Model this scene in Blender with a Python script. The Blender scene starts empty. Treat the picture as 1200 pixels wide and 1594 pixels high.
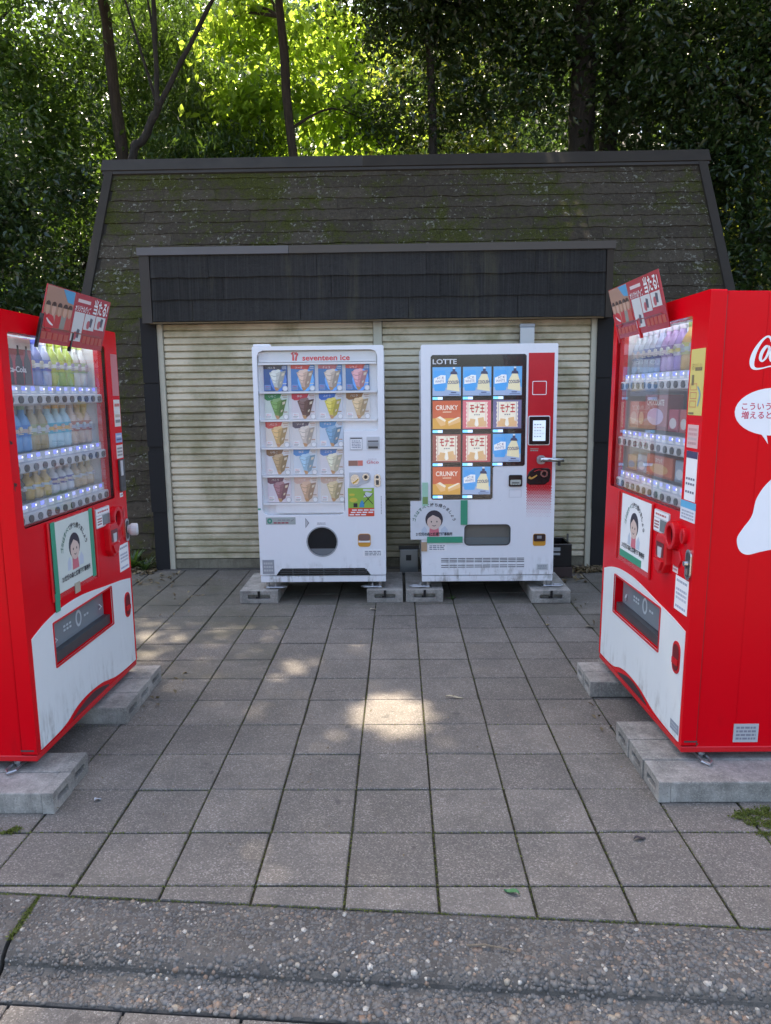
import bpy, bmesh, math, random
import numpy as np
from mathutils import Vector, Matrix
from mathutils.geometry import tessellate_polygon
SC = bpy.context.scene
COL = SC.collection
rnd = random.Random(7)
R = math.radians

# ------------------------------------------------------------------ camera
cd = bpy.data.cameras.new('camera')
cam = bpy.data.objects.new('camera', cd)
COL.objects.link(cam)
cd.sensor_fit = 'VERTICAL'
cd.sensor_height = 24.0
cd.lens = 24.0 * 1150.7 / 1594.0
cd.clip_start = 0.05
cd.clip_end = 600
PITCH, YAW, ROLL, CAMH = 0.1576, -0.0185, -0.0117, 1.5929
_f = Vector((math.sin(YAW) * math.cos(PITCH), math.cos(YAW) * math.cos(PITCH), -math.sin(PITCH)))
_r = Vector((math.cos(YAW), -math.sin(YAW), 0))
_u = _r.cross(_f)
_r2 = _r * math.cos(ROLL) + _u * math.sin(ROLL)
_u2 = -_r * math.sin(ROLL) + _u * math.cos(ROLL)
cam.matrix_world = Matrix(((_r2.x, _u2.x, -_f.x, 0), (_r2.y, _u2.y, -_f.y, 0), (_r2.z, _u2.z, -_f.z, CAMH), (0, 0, 0, 1)))
SC.camera = cam
# ------------------------------------------------------------------ sky, sun, exposure
SUN = Vector((-0.16, 0.45, 0.88)).normalized()
w = bpy.data.worlds.new('World')
SC.world = w
w.use_nodes = True
nt = w.node_tree
bg = nt.nodes['Background']
sky = nt.nodes.new('ShaderNodeTexSky')
sky.sky_type = 'NISHITA'
sky.sun_disc = False
sky.sun_elevation = math.asin(SUN.z)
sky.sun_rotation = math.atan2(SUN.x, SUN.y)
sky.dust_density = 4.0
sky.ozone_density = 0.6
nt.links.new(sky.outputs[0], bg.inputs[0])
bg.inputs[1].default_value = 0.12
sl = bpy.data.lights.new('sun', 'SUN')
sl.energy = 3.4
sl.angle = R(0.53)
sl.color = (1.0, 0.87, 0.70)
so = bpy.data.objects.new('sun', sl)
COL.objects.link(so)
so.rotation_euler = SUN.to_track_quat('Z', 'Y').to_euler()
SC.view_settings.view_transform = 'Standard'
SC.view_settings.look = 'None'
SC.view_settings.gamma = 1.0
SC.view_settings.use_curve_mapping = False
SC.view_settings.exposure = 2.3
SC.cycles.use_denoising = True
SC.cycles.max_bounces = 8
SC.cycles.transparent_max_bounces = 12
SC.cycles.caustics_reflective = False
SC.cycles.caustics_refractive = False


# ------------------------------------------------------------------ helpers: objects
def link(o, parent=None):
    COL.objects.link(o)
    if parent is not None:
        o.parent = parent
    return o


def tag(o, label=None, cat=None, group=None, kind=None):
    if label: o['label'] = label
    if cat: o['category'] = cat
    if group: o['group'] = group
    if kind: o['kind'] = kind
    return o


def thing(name, label, cat, loc=(0, 0, 0), rz=0.0, group=None):
    o = bpy.data.objects.new(name, None)
    o.empty_display_size = 0.1
    link(o)
    o.location = loc
    o.rotation_euler = (0, 0, rz)
    return tag(o, label, cat, group)


# ------------------------------------------------------------------ helpers: geometry (verts, faces)
class Frame:
    """u to the viewer's right, v up, d outwards from a face"""
    def __init__(s, o=(0, 0, 0), U=(1, 0, 0), V=(0, 0, 1), N=(0, -1, 0)):
        s.o, s.U, s.V, s.N = Vector(o), Vector(U), Vector(V), Vector(N)

    def p(s, u, v, d=0.0):
        return s.o + s.U * u + s.V * v + s.N * d


FR0 = Frame()


def g_box(fr, u0, u1, v0, v1, d0, d1):
    v = [fr.p(u, vv, d) for d in (d0, d1) for vv in (v0, v1) for u in (u0, u1)]
    f = [(0, 2, 3, 1), (4, 5, 7, 6), (0, 1, 5, 4), (2, 6, 7, 3), (0, 4, 6, 2), (1, 3, 7, 5)]
    return v, f


def rrect(u0, u1, v0, v1, r, n=4):
    pts = []
    for cx, cy, a0 in ((u1 - r, v1 - r, 0), (u0 + r, v1 - r, 90), (u0 + r, v0 + r, 180), (u1 - r, v0 + r, 270)):
        for k in range(n + 1):
            a = R(a0 + 90 * k / n)
            pts.append((cx + r * math.cos(a), cy + r * math.sin(a)))
    return pts


def ell(cu, cv, ru, rv=None, n=20, a0=0, a1=360):
    rv = rv or ru
    full = abs(a1 - a0) >= 360
    m = n if full else n + 1
    return [(cu + ru * math.cos(R(a0 + (a1 - a0) * k / n)), cv + rv * math.sin(R(a0 + (a1 - a0) * k / n))) for k in range(m)]


def area2(l):
    return sum(l[i][0] * l[(i + 1) % len(l)][1] - l[(i + 1) % len(l)][0] * l[i][1] for i in range(len(l)))


def g_prism(fr, outer, holes, d0, d1, back=False):
    """flat shape with holes: front face at d1, walls back to d0"""
    if area2(outer) < 0: outer = outer[::-1]
    hs = [h if area2(h) < 0 else h[::-1] for h in holes]
    loops = [outer] + hs
    v, f, base = [], [], []
    flat = []
    for lp in loops:
        base.append(len(flat))
        flat += lp
    n = len(flat)
    v = [fr.p(a, b, d1) for a, b in flat]
    tri = tessellate_polygon([[Vector((a, b, 0)) for a, b in lp] for lp in loops])
    for t in tri:
        a, b, c = [flat[i] for i in t]
        cr = (b[0] - a[0]) * (c[1] - a[1]) - (b[1] - a[1]) * (c[0] - a[0])
        f.append(tuple(t) if cr > 0 else tuple(t)[::-1])
    if abs(d1 - d0) > 1e-6:
        v += [fr.p(a, b, d0) for a, b in flat]
        if back:
            f += [tuple(i + n for i in t[::-1]) for t in f[:len(tri)]]
        for lp, b0 in zip(loops, base):
            m = len(lp)
            for i in range(m):
                j = (i + 1) % m
                f.append((b0 + i, b0 + i + n, b0 + j + n, b0 + j))
    return v, f


def g_tube(pts, rads, n=8, caps=True):
    v, f = [], []
    P = [Vector(p) for p in pts]
    up = Vector((0.31, 0.17, 0.93))
    for i, p in enumerate(P):
        t = (P[min(i + 1, len(P) - 1)] - P[max(i - 1, 0)]).normalized()
        a = t.cross(up)
        if a.length < 1e-3: a = t.cross(Vector((1, 0, 0)))
        a.normalize()
        b = t.cross(a)
        r = rads[i] if hasattr(rads, '__len__') else rads
        for k in range(n):
            an = 2 * math.pi * k / n
            v.append(p + a * (r * math.cos(an)) + b * (r * math.sin(an)))
    for i in range(len(P) - 1):
        for k in range(n):
            k2 = (k + 1) % n
            f.append((i * n + k, i * n + k2, (i + 1) * n + k2, (i + 1) * n + k))
    if caps:
        f.append(tuple(range(n))[::-1])
        f.append(tuple((len(P) - 1) * n + k for k in range(n)))
    return v, f


def g_lathe(c, prof, n=10):
    v, f = [], []
    c = Vector(c)
    for r, h in prof:
        for k in range(n):
            a = 2 * math.pi * k / n
            v.append(c + Vector((r * math.cos(a), r * math.sin(a), h)))
    for i in range(len(prof) - 1):
        for k in range(n):
            k2 = (k + 1) % n
            f.append((i * n + k, i * n + k2, (i + 1) * n + k2, (i + 1) * n + k))
    f.append(tuple(range(n))[::-1])
    f.append(tuple((len(prof) - 1) * n + k for k in range(n)))
    return v, f


def catmull(pts, n=8):
    out = []
    m = len(pts)
    for i in range(m - 1):
        p0, p1, p2, p3 = pts[max(i - 1, 0)], pts[i], pts[i + 1], pts[min(i + 2, m - 1)]
        for k in range(n):
            t = k / n
            out.append(tuple(0.5 * (2 * b + (c - a) * t + (2 * a - 5 * b + 4 * c - d) * t * t + (3 * b - a - 3 * c + d) * t ** 3) for a, b, c, d in zip(p0, p1, p2, p3)))
    out.append(tuple(pts[-1]))
    return out


def g_stroke(fr, pts, d, n=7):
    """pen stroke of varying width (u, v, width)"""
    s = catmull(pts, n)
    v, f = [], []
    for i, (a, b, wd) in enumerate(s):
        q0, q1 = s[max(i - 1, 0)], s[min(i + 1, len(s) - 1)]
        tx, ty = q1[0] - q0[0], q1[1] - q0[1]
        L = math.hypot(tx, ty) or 1
        nx, ny = -ty / L * wd / 2, tx / L * wd / 2
        v += [fr.p(a + nx, b + ny, d), fr.p(a - nx, b - ny, d)]
    for i in range(len(s) - 1):
        f.append((2 * i, 2 * i + 1, 2 * i + 3, 2 * i + 2))
    return v, f


def mesh_of(name, geos, mat, bev=0.0, smooth=False, seg=2):
    V, F = [], []
    for v, f in geos:
        b = len(V)
        V += [tuple(x) for x in v]
        F += [tuple(i + b for i in t) for t in f]
    me = bpy.data.meshes.new(name)
    me.from_pydata(V, [], F)
    if bev:
        bm = bmesh.new()
        bm.from_mesh(me)
        bm.normal_update()
        ed = [e for e in bm.edges if len(e.link_faces) == 2 and e.calc_face_angle(0) > R(35)]
        bmesh.ops.bevel(bm, geom=ed, offset=bev, segments=seg, profile=0.6, affect='EDGES', clamp_overlap=True)
        bm.to_mesh(me)
        bm.free()
    if smooth:
        me.polygons.foreach_set('use_smooth', [True] * len(me.polygons))
    me.materials.append(mat)
    me.update()
    return me


def P(parent, name, mat, *geos, bev=0.0, smooth=False, label=None, seg=2):
    o = bpy.data.objects.new(name, mesh_of(name, geos, mat, bev, smooth, seg))
    link(o, parent)
    if label: o['label'] = label
    return o


def np_mesh(name, V, F3, mat, smooth=False):
    me = bpy.data.meshes.new(name)
    n, m = len(V), len(F3)
    me.vertices.add(n)
    me.vertices.foreach_set('co', np.asarray(V, np.float32).ravel())
    me.loops.add(m * 3)
    me.loops.foreach_set('vertex_index', np.asarray(F3, np.int32).ravel())
    me.polygons.add(m)
    me.polygons.foreach_set('loop_start', np.arange(0, m * 3, 3, dtype=np.int32))
    me.polygons.foreach_set('loop_total', np.full(m, 3, np.int32))
    if smooth:
        me.polygons.foreach_set('use_smooth', np.ones(m, bool))
    me.update(calc_edges=True)
    me.materials.append(mat)
    return me


def text(parent, fr, s, u, v, h, mat, d=0.003, w=None, align='CENTER', rot=0.0, bold=0.0, name='lettering', maxw=None, label=None):
    """flat lettering; h is the capital height, w forces the width"""
    cu = bpy.data.curves.new('t', 'FONT')
    cu.body = s
    cu.size = h / 0.72
    cu.offset = min(bold, .035) * h
    cu.resolution_u = 3
    cu.fill_mode = 'FRONT'
    to = bpy.data.objects.new('t', cu)
    me = bpy.data.meshes.new_from_object(to)
    bpy.data.objects.remove(to)
    bpy.data.curves.remove(cu)
    n = len(me.vertices)
    if n == 0: return None
    co = np.empty(n * 3, np.float32)
    me.vertices.foreach_get('co', co)
    co = co.reshape(-1, 3)
    x0, x1 = co[:, 0].min(), co[:, 0].max()
    W = max(x1 - x0, 1e-6)
    sx = (w / W) if w else 1.0
    if maxw and W * sx > maxw: sx = maxw / W
    X = (co[:, 0] - x0) * sx
    if align == 'CENTER': X -= W * sx / 2
    elif align == 'RIGHT': X -= W * sx
    Y = co[:, 1] - h / 2
    c, q = math.cos(rot), math.sin(rot)
    a, b = u + X * c - Y * q, v + X * q + Y * c
    o_, U, V, N = (np.array(t) for t in (fr.o, fr.U, fr.V, fr.N))
    co = o_ + a[:, None] * U + b[:, None] * V + d * N
    me.vertices.foreach_set('co', co.astype(np.float32).ravel())
    me.name = name
    me.materials.clear()
    me.materials.append(mat)
    me.update()
    o = bpy.data.objects.new(name, me)
    link(o, parent)
    if label: o['label'] = label
    return o


# ------------------------------------------------------------------ helpers: materials
MATS = {}


def new_mat(name):
    m = bpy.data.materials.new(name)
    m.use_nodes = True
    N = m.node_tree.nodes
    return m, N, m.node_tree.links, N['Principled BSDF']


def mixc(N, L, fac, a, b, mode='MIX'):
    n = N.new('ShaderNodeMix')
    n.data_type = 'RGBA'
    n.blend_type = mode
    for sock, val in ((n.inputs[0], fac), (n.inputs[6], a), (n.inputs[7], b)):
        if hasattr(val, 'is_linked') or hasattr(val, 'links'):
            L.new(val, sock)
        elif isinstance(val, (int, float)):
            sock.default_value = val
        else:
            sock.default_value = (*val, 1)
    return n.outputs[2]


def noise(N, L, vec, scale, detail=4, rough=0.6, dist=0.0):
    n = N.new('ShaderNodeTexNoise')
    n.inputs['Scale'].default_value = scale
    n.inputs['Detail'].default_value = detail
    n.inputs['Roughness'].default_value = rough
    n.inputs['Distortion'].default_value = dist
    if vec: L.new(vec, n.inputs['Vector'])
    return n.outputs[0]


def ramp(N, L, fac, stops):
    n = N.new('ShaderNodeValToRGB')
    e = n.color_ramp.elements
    while len(e) < len(stops): e.new(0.5)
    for k, (p, c) in enumerate(stops):
        e[k].position = p
        e[k].color = (*c, 1) if hasattr(c, '__len__') else (c, c, c, 1)
    L.new(fac, n.inputs[0])
    return n.outputs[0]


def wpos(N, L, sx=1, sy=1, sz=1):
    g = N.new('ShaderNodeNewGeometry')
    m = N.new('ShaderNodeMapping')
    m.inputs['Scale'].default_value = (sx, sy, sz)
    L.new(g.outputs['Position'], m.inputs[0])
    return m.outputs[0]


def bump(N, L, bsdf, h, strength, dist=0.01):
    b = N.new('ShaderNodeBump')
    b.inputs['Strength'].default_value = strength
    b.inputs['Distance'].default_value = dist
    L.new(h, b.inputs['Height'])
    L.new(b.outputs[0], bsdf.inputs['Normal'])


def paint(name, c, rough=0.4, var=0.10, metal=0.0, emit=0.0, scale=9.0, coat=0.0):
    """plain printed or painted surface with a little unevenness"""
    key = (name, tuple(c), rough, emit)
    if key in MATS: return MATS[key]
    m, N, L, B = new_mat(name)
    p = wpos(N, L)
    f = noise(N, L, p, scale, 5)
    dark = tuple(x * (1 - var) for x in c)
    lite = tuple(min(1, x * (1 + var * 0.6)) for x in c)
    col = mixc(N, L, f, dark, lite)
    L.new(col, B.inputs['Base Color'])
    r = N.new('ShaderNodeMapRange')
    r.inputs[3].default_value = rough * 0.8
    r.inputs[4].default_value = min(1, rough * 1.25)
    L.new(f, r.inputs[0])
    L.new(r.outputs[0], B.inputs['Roughness'])
    B.inputs['Metallic'].default_value = metal
    if coat: B.inputs['Coat Weight'].default_value = coat
    if emit:
        L.new(col, B.inputs['Emission Color'])
        B.inputs['Emission Strength'].default_value = emit
    if 'trim' in name or 'board' in name: B.inputs['Specular IOR Level'].default_value = 0.2
    MATS[key] = m
    return m


def ink(c, emit=0.0):
    return paint('print_ink', c, 0.45, 0.06, emit=emit)


def enamel(name, c, grime=(0.16, 0.14, 0.11), lo=0.15, amount=1.0, rough=0.28, spec=0.5):
    """sprayed cabinet paint with drip stains, scuffs and dirt patches near the foot of the cabinet"""
    m, N, L, B = new_mat(name)
    p = wpos(N, L)
    st = wpos(N, L, 26, 26, 5.0)
    a = noise(N, L, st, 1.0, 5, 0.65)
    b = noise(N, L, p, 7.0, 6, 0.7)
    fine = noise(N, L, p, 90.0, 3, 0.6)
    g = N.new('ShaderNodeSeparateXYZ')
    L.new(wpos(N, L), g.inputs[0])
    hgt = N.new('ShaderNodeMapRange')
    hgt.inputs[1].default_value = lo
    hgt.inputs[2].default_value = lo + 0.22
    hgt.inputs[3].default_value = 1.0
    hgt.inputs[4].default_value = 0.0
    L.new(g.outputs[2], hgt.inputs[0])
    s1 = ramp(N, L, a, [(0.46, 0.0), (0.66, 1.0)])
    s2 = ramp(N, L, b, [(0.44, 0.0), (0.62, 1.0)])
    mul = N.new('ShaderNodeMath'); mul.operation = 'MULTIPLY'
    L.new(s1, mul.inputs[0]); L.new(s2, mul.inputs[1])
    mul2 = N.new('ShaderNodeMath'); mul2.operation = 'MULTIPLY'
    L.new(mul.outputs[0], mul2.inputs[0])
    hh = N.new('ShaderNodeMath'); hh.operation = 'MULTIPLY_ADD'
    L.new(hgt.outputs[0], hh.inputs[0]); hh.inputs[1].default_value = 0.75 * amount; hh.inputs[2].default_value = 0.035 * amount
    L.new(hh.outputs[0], mul2.inputs[1])
    sp = ramp(N, L, fine, [(0.70, 0.0), (0.78, 0.35 * amount)])
    add = N.new('ShaderNodeMath'); add.operation = 'MAXIMUM'
    L.new(mul2.outputs[0], add.inputs[0])
    m3 = N.new('ShaderNodeMath'); m3.operation = 'MULTIPLY'
    L.new(sp, m3.inputs[0]); L.new(s2, m3.inputs[1])
    L.new(m3.outputs[0], add.inputs[1])
    base = mixc(N, L, b, tuple(x * 0.95 for x in c), tuple(min(1, x * 1.03) for x in c))
    L.new(mixc(N, L, add.outputs[0], base, grime), B.inputs['Base Color'])
    rr = N.new('ShaderNodeMapRange')
    rr.inputs[3].default_value = rough * 0.75; rr.inputs[4].default_value = rough * 1.6
    L.new(b, rr.inputs[0])
    L.new(rr.outputs[0], B.inputs['Roughness'])
    B.inputs['Specular IOR Level'].default_value = spec
    wav = noise(N, L, p, 2.2, 2, 0.5)
    bump(N, L, B, wav, 0.06, 0.02)
    return m


def concrete(name, c, c2, scale=20, bumpy=0.4):
    m, N, L, B = new_mat(name)
    p = wpos(N, L)
    a = noise(N, L, p, scale * 0.25, 6, 0.7)
    b = noise(N, L, p, scale * 3, 5, 0.7)
    v = ramp(N, L, noise(N, L, p, scale * 6.0, 8, 0.85), [(0.50, 0.0), (0.62, 0.55)])
    pit = N.new('ShaderNodeTexVoronoi'); pit.inputs['Scale'].default_value = scale * 5.5
    L.new(p, pit.inputs['Vector'])
    drip = noise(N, L, wpos(N, L, 1, 1, .18), scale * .9, 6, .75)
    x = mixc(N, L, ramp(N, L, a, [(0.38, 0.0), (0.62, 1.0)]), c, c2)
    x = mixc(N, L, v, x, tuple(min(1, t * 1.6) for t in c))
    x = mixc(N, L, ramp(N, L, drip, [(0.50, 0.0), (0.70, 0.6)]), x, tuple(t * .38 for t in c))
    x = mixc(N, L, ramp(N, L, b, [(0.55, 0.0), (0.75, 0.55)]), x, (0.05, 0.047, 0.042))
    x = mixc(N, L, ramp(N, L, pit.outputs['Distance'], [(0.10, 0.8), (0.20, 0.0)]), x, tuple(t * .3 for t in c))
    L.new(x, B.inputs['Base Color'])
    B.inputs['Roughness'].default_value = 0.92
    bump(N, L, B, b, bumpy, 0.006)
    return m


def glass_mat(name, tint=(1, 1, 1), refl=1.0, rough=0.015, refl_haze=0.10):
    """thin pane: clear, mirrors more at a slant"""
    m = bpy.data.materials.new(name)
    m.use_nodes = True
    N, L = m.node_tree.nodes, m.node_tree.links
    N.remove(N['Principled BSDF'])
    out = N['Material Output']
    t = N.new('ShaderNodeBsdfTransparent'); t.inputs[0].default_value = (*tint, 1)
    g = N.new('ShaderNodeBsdfGlossy'); g.inputs['Roughness'].default_value = rough
    fr = N.new('ShaderNodeLayerWeight'); fr.inputs[0].default_value = 0.5      # Schlick: the same from both sides
    pw = N.new('ShaderNodeMath'); pw.operation = 'POWER'; pw.inputs[1].default_value = 5.0
    L.new(fr.outputs['Facing'], pw.inputs[0])
    k = N.new('ShaderNodeMath'); k.operation = 'MULTIPLY_ADD'; k.inputs[1].default_value = 0.92 * refl; k.inputs[2].default_value = 0.065 * refl; k.use_clamp = True
    L.new(pw.outputs[0], k.inputs[0])
    mx = N.new('ShaderNodeMixShader')
    L.new(k.outputs[0], mx.inputs[0]); L.new(t.outputs[0], mx.inputs[1]); L.new(g.outputs[0], mx.inputs[2])
    df = N.new('ShaderNodeBsdfDiffuse'); df.inputs[0].default_value = (.7, .7, .68, 1)  # pale diffuse film painted in for washed-out reflections on the pane
    dn = noise(N, L, wpos(N, L), 3.0, 6, .7)
    dm = N.new('ShaderNodeMath'); dm.operation = 'MULTIPLY'; dm.inputs[1].default_value = refl_haze
    L.new(dn, dm.inputs[0])
    m2 = N.new('ShaderNodeMixShader')
    L.new(dm.outputs[0], m2.inputs[0]); L.new(mx.outputs[0], m2.inputs[1]); L.new(df.outputs[0], m2.inputs[2])
    L.new(m2.outputs[0], out.inputs[0])
    return m


def leaf_mat(name, c1, c2, trans, tw=0.4, rough=0.38):
    m, N, L, B = new_mat(name)
    g = N.new('ShaderNodeNewGeometry')
    col = mixc(N, L, g.outputs['Random Per Island'], c1, c2)
    L.new(col, B.inputs['Base Color'])
    B.inputs['Roughness'].default_value = rough
    B.inputs['Specular IOR Level'].default_value = 0.6
    t = N.new('ShaderNodeBsdfTranslucent')
    tc = mixc(N, L, g.outputs['Random Per Island'], tuple(x * 0.7 for x in trans), trans)
    L.new(tc, t.inputs[0])
    mx = N.new('ShaderNodeMixShader'); mx.inputs[0].default_value = tw
    L.new(B.outputs[0], mx.inputs[1]); L.new(t.outputs[0], mx.inputs[2])
    L.new(mx.outputs[0], N['Material Output'].inputs[0])
    return m


def bark_mat(name, c1, c2):
    m, N, L, B = new_mat(name)
    p = wpos(N, L, 9, 9, 1.6)
    a = noise(N, L, p, 3.0, 7, 0.7, 0.4)
    L.new(ramp(N, L, a, [(0.3, c1), (0.7, c2)]), B.inputs['Base Color'])
    B.inputs['Roughness'].default_value = 0.95
    bump(N, L, B, a, 0.9, 0.03)
    return m


# paver: fine exposed aggregate, a tone of its own per slab
def paver_mat(nm='paver_concrete', moss_dim=0.0):
    m, N, L, B = new_mat(nm)
    p = wpos(N, L)
    oi = N.new('ShaderNodeObjectInfo')
    base = ramp(N, L, oi.outputs['Random'], [(0.0, (0.125, 0.107, 0.089)), (0.5, (0.190, 0.166, 0.139)), (1.0, (0.250, 0.218, 0.182))])
    big = noise(N, L, p, 2.3, 5, 0.65)
    base = mixc(N, L, ramp(N, L, big, [(0.35, 0.0), (0.68, 1.0)]), base, (0.112, 0.099, 0.084))
    vo = N.new('ShaderNodeTexVoronoi'); vo.inputs['Scale'].default_value = 230
    L.new(p, vo.inputs['Vector'])
    sep = N.new('ShaderNodeSeparateColor'); L.new(vo.outputs['Color'], sep.inputs[0])
    grain = ramp(N, L, sep.outputs[0], [(0.0, (0.075, 0.067, 0.058)), (0.45, (0.160, 0.142, 0.122)), (0.82, (0.225, 0.20, 0.172)), (0.95, (0.46, 0.42, 0.37))])
    x = mixc(N, L, 0.45, base, grain)
    moss = noise(N, L, p, 1.1, 6, 0.7, 0.3)
    x = mixc(N, L, ramp(N, L, moss, [(0.55 - .22 * moss_dim, 0.0), (0.78 - .15 * moss_dim, 0.5 + .3 * moss_dim)]), x, (0.062, 0.060, 0.034))
    spots = noise(N, L, p, 9.0, 2, 0.5)
    x = mixc(N, L, ramp(N, L, spots, [(0.70, 0.0), (0.73, 0.55)]), x, (0.055, 0.050, 0.043))
    wear = noise(N, L, p, 5.0, 7, 0.75)
    x = mixc(N, L, ramp(N, L, wear, [(0.42, 0.35), (0.60, 0.0)]), x, (0.085, 0.078, 0.068))
    L.new(x, B.inputs['Base Color'])
    B.inputs['Roughness'].default_value = 0.88
    bump(N, L, B, vo.outputs['Distance'], 0.35, 0.004)
    return m


def pebble_mat():
    m, N, L, B = new_mat('pebble_stone')
    g = N.new('ShaderNodeNewGeometry')
    c = ramp(N, L, g.outputs['Random Per Island'], [(0.0, (0.050, 0.050, 0.049)), (0.22, (0.095, 0.092, 0.087)), (0.50, (0.155, 0.146, 0.134)), (0.72, (0.125, 0.112, 0.097)), (0.86, (0.21, 0.19, 0.16)), (0.93, (0.24, 0.15, 0.095)), (0.965, (0.34, 0.28, 0.20)), (1.0, (0.55, 0.51, 0.44))])
    f = noise(N, L, wpos(N, L), 160, 3)
    big = noise(N, L, wpos(N, L), 4.5, 4, 0.65)
    x = mixc(N, L, ramp(N, L, f, [(0.4, 0.0), (0.8, 0.6)]), c, (0.09, 0.087, 0.08))
    x = mixc(N, L, ramp(N, L, big, [(0.42, 0.0), (0.66, 0.5)]), x, (0.098, 0.086, 0.072))
    L.new(x, B.inputs['Base Color'])
    B.inputs['Roughness'].default_value = 0.6
    return m


def shingle_mat(name, c1, c2, moss, lichen, ribs):
    m, N, L, B = new_mat(name)
    p = wpos(N, L)
    oi = N.new('ShaderNodeObjectInfo')
    a = noise(N, L, p, 26, 8, 0.85)
    x = mixc(N, L, ramp(N, L, a, [(0.36, 0.0), (0.66, 1.0)]), c1, c2)
    x = mixc(N, L, oi.outputs['Random'], x, tuple(t * 0.72 for t in c1), 'MIX') if False else x
    t = N.new('ShaderNodeMath'); t.operation = 'MULTIPLY'; t.inputs[1].default_value = 0.5
    L.new(oi.outputs['Random'], t.inputs[0])
    x = mixc(N, L, t.outputs[0], x, tuple(q * 0.6 for q in c1))
    if moss > 0:
        mm = noise(N, L, p, 0.9, 8, 0.72, 0.5)
        m2 = noise(N, L, p, 13.0, 5, 0.8)
        am = N.new('ShaderNodeMath'); am.operation = 'MULTIPLY_ADD'
        L.new(m2, am.inputs[0]); am.inputs[1].default_value = 0.55; L.new(mm, am.inputs[2])
        x = mixc(N, L, ramp(N, L, am.outputs[0], [(0.84 - moss * 0.1, 0.0), (0.95 - moss * 0.1, 0.9)]), x, mixc(N, L, ramp(N, L, noise(N, L, p, 60, 3, .7), [(.35, 0.0), (.65, 1.0)]), (0.030, 0.032, 0.006), (0.082, 0.086, 0.014)))
    if lichen > 0:
        l1 = noise(N, L, p, 24, 3, 0.7)
        l2 = noise(N, L, p, 2.6, 4, 0.7)
        q = N.new('ShaderNodeMath'); q.operation = 'MULTIPLY_ADD'; q.inputs[1].default_value = 0.45
        L.new(l2, q.inputs[0]); L.new(l1, q.inputs[2])
        x = mixc(N, L, ramp(N, L, q.outputs[0], [(0.845, 0.0), (0.90, lichen)]), x, (0.26, 0.25, 0.20))
    if ribs:
        s = wpos(N, L, 70, 4, 1.6)
        rb = noise(N, L, s, 1.0, 4, 0.6)
        x = mixc(N, L, ramp(N, L, rb, [(0.45, 0.0), (0.75, 0.45)]), x, tuple(t_ * 1.7 for t_ in c2))
        st = noise(N, L, wpos(N, L, 3.2, 1, 0.5), 1.6, 5, 0.7)
        x = mixc(N, L, ramp(N, L, st, [(0.54, 0.0), (0.72, 0.6)]), x, (0.085, 0.078, 0.050))
    L.new(x, B.inputs['Base Color'])
    B.inputs['Roughness'].default_value = 0.9
    B.inputs['Specular IOR Level'].default_value = 0.15
    bump(N, L, B, a, 1.0, 0.02)
    return m


def slat_mat():
    m, N, L, B = new_mat('shutter_paint')
    a = noise(N, L, wpos(N, L, 5, 1, 60), 1.0, 5, 0.7)
    b = noise(N, L, wpos(N, L), 3.0, 6, 0.7)
    d = noise(N, L, wpos(N, L, 1.2, 1, 1.0), 1.7, 4, 0.6)
    x = mixc(N, L, a, (0.55, 0.475, 0.335), (0.70, 0.62, 0.47))
    x = mixc(N, L, ramp(N, L, b, [(0.46, 0.0), (0.68, 0.75)]), x, (0.24, 0.215, 0.10))
    x = mixc(N, L, ramp(N, L, d, [(0.44, 0.0), (0.66, 0.65)]), x, (0.25, 0.225, 0.115))
    L.new(x, B.inputs['Base Color'])
    B.inputs['Roughness'].default_value = 0.5
    return m


def soil_mat(name, c1, c2, scale=6):
    m, N, L, B = new_mat(name)
    p = wpos(N, L)
    a = noise(N, L, p, scale, 8, 0.75)
    L.new(ramp(N, L, a, [(0.3, c1), (0.7, c2)]), B.inputs['Base Color'])
    B.inputs['Roughness'].default_value = 0.95
    bump(N, L, B, a, 0.8, 0.03)
    return m


RED = enamel('red_enamel', (0.66, 0.001, 0.008), (0.14, 0.01, 0.012), 0.10, 0.5, 0.20, 0.12)
RED2 = paint('red_plastic', (0.58, 0.003, 0.010), 0.35)
WHITE = enamel('white_enamel', (0.80, 0.81, 0.83), (0.17, 0.15, 0.11), 0.15, 1.35, 0.30)
CREAMW = enamel('white_cabinet_print', (0.74, 0.77, 0.76), (0.20, 0.18, 0.14), 0.13, 1.2, 0.30)
INW = paint('white_inner_panel', (0.82, 0.83, 0.84), 0.4)
BLACK = paint('black_plastic', (0.012, 0.012, 0.013), 0.25)
DKGREY = paint('dark_grey_plastic', (0.05, 0.052, 0.055), 0.4)
GREY = paint('grey_metal', (0.32, 0.33, 0.34), 0.45)
LGREY = paint('light_grey_plastic', (0.55, 0.56, 0.57), 0.4)
STEEL = paint('steel', (0.55, 0.55, 0.55), 0.25, metal=1.0)
GALV = paint('galvanised_steel', (0.42, 0.43, 0.44), 0.42, metal=0.9)
GLASS = glass_mat('window_glass', refl=.8, refl_haze=.03)
GLASSR = glass_mat('refl_haze_glass', refl=1.4, refl_haze=0.15)  # strongest reflection haze, for the red machines
PAVER = paver_mat()
PAVERD = paver_mat('mossy_dim_paver', 1.0)  # extra moss, with the weaker light at the back put into the colour
MOSSJ = soil_mat('mossy_joint', (0.022, 0.018, 0.010), (0.060, 0.055, 0.026), 40)
SOIL = soil_mat('forest_soil', (0.020, 0.016, 0.010), (0.075, 0.058, 0.038), 2.5)
BLOCK = concrete('weathered_concrete', (0.36, 0.335, 0.295), (0.17, 0.16, 0.14))
PEBBLE = pebble_mat()
KERBC = concrete('kerb_mortar', (0.105, 0.094, 0.081), (0.064, 0.058, 0.050), 30)
SHINGLE = shingle_mat('mossy_roof_shingle', (0.052, 0.040, 0.028), (0.130, 0.106, 0.076), 1.0, 0.8, False)
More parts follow.
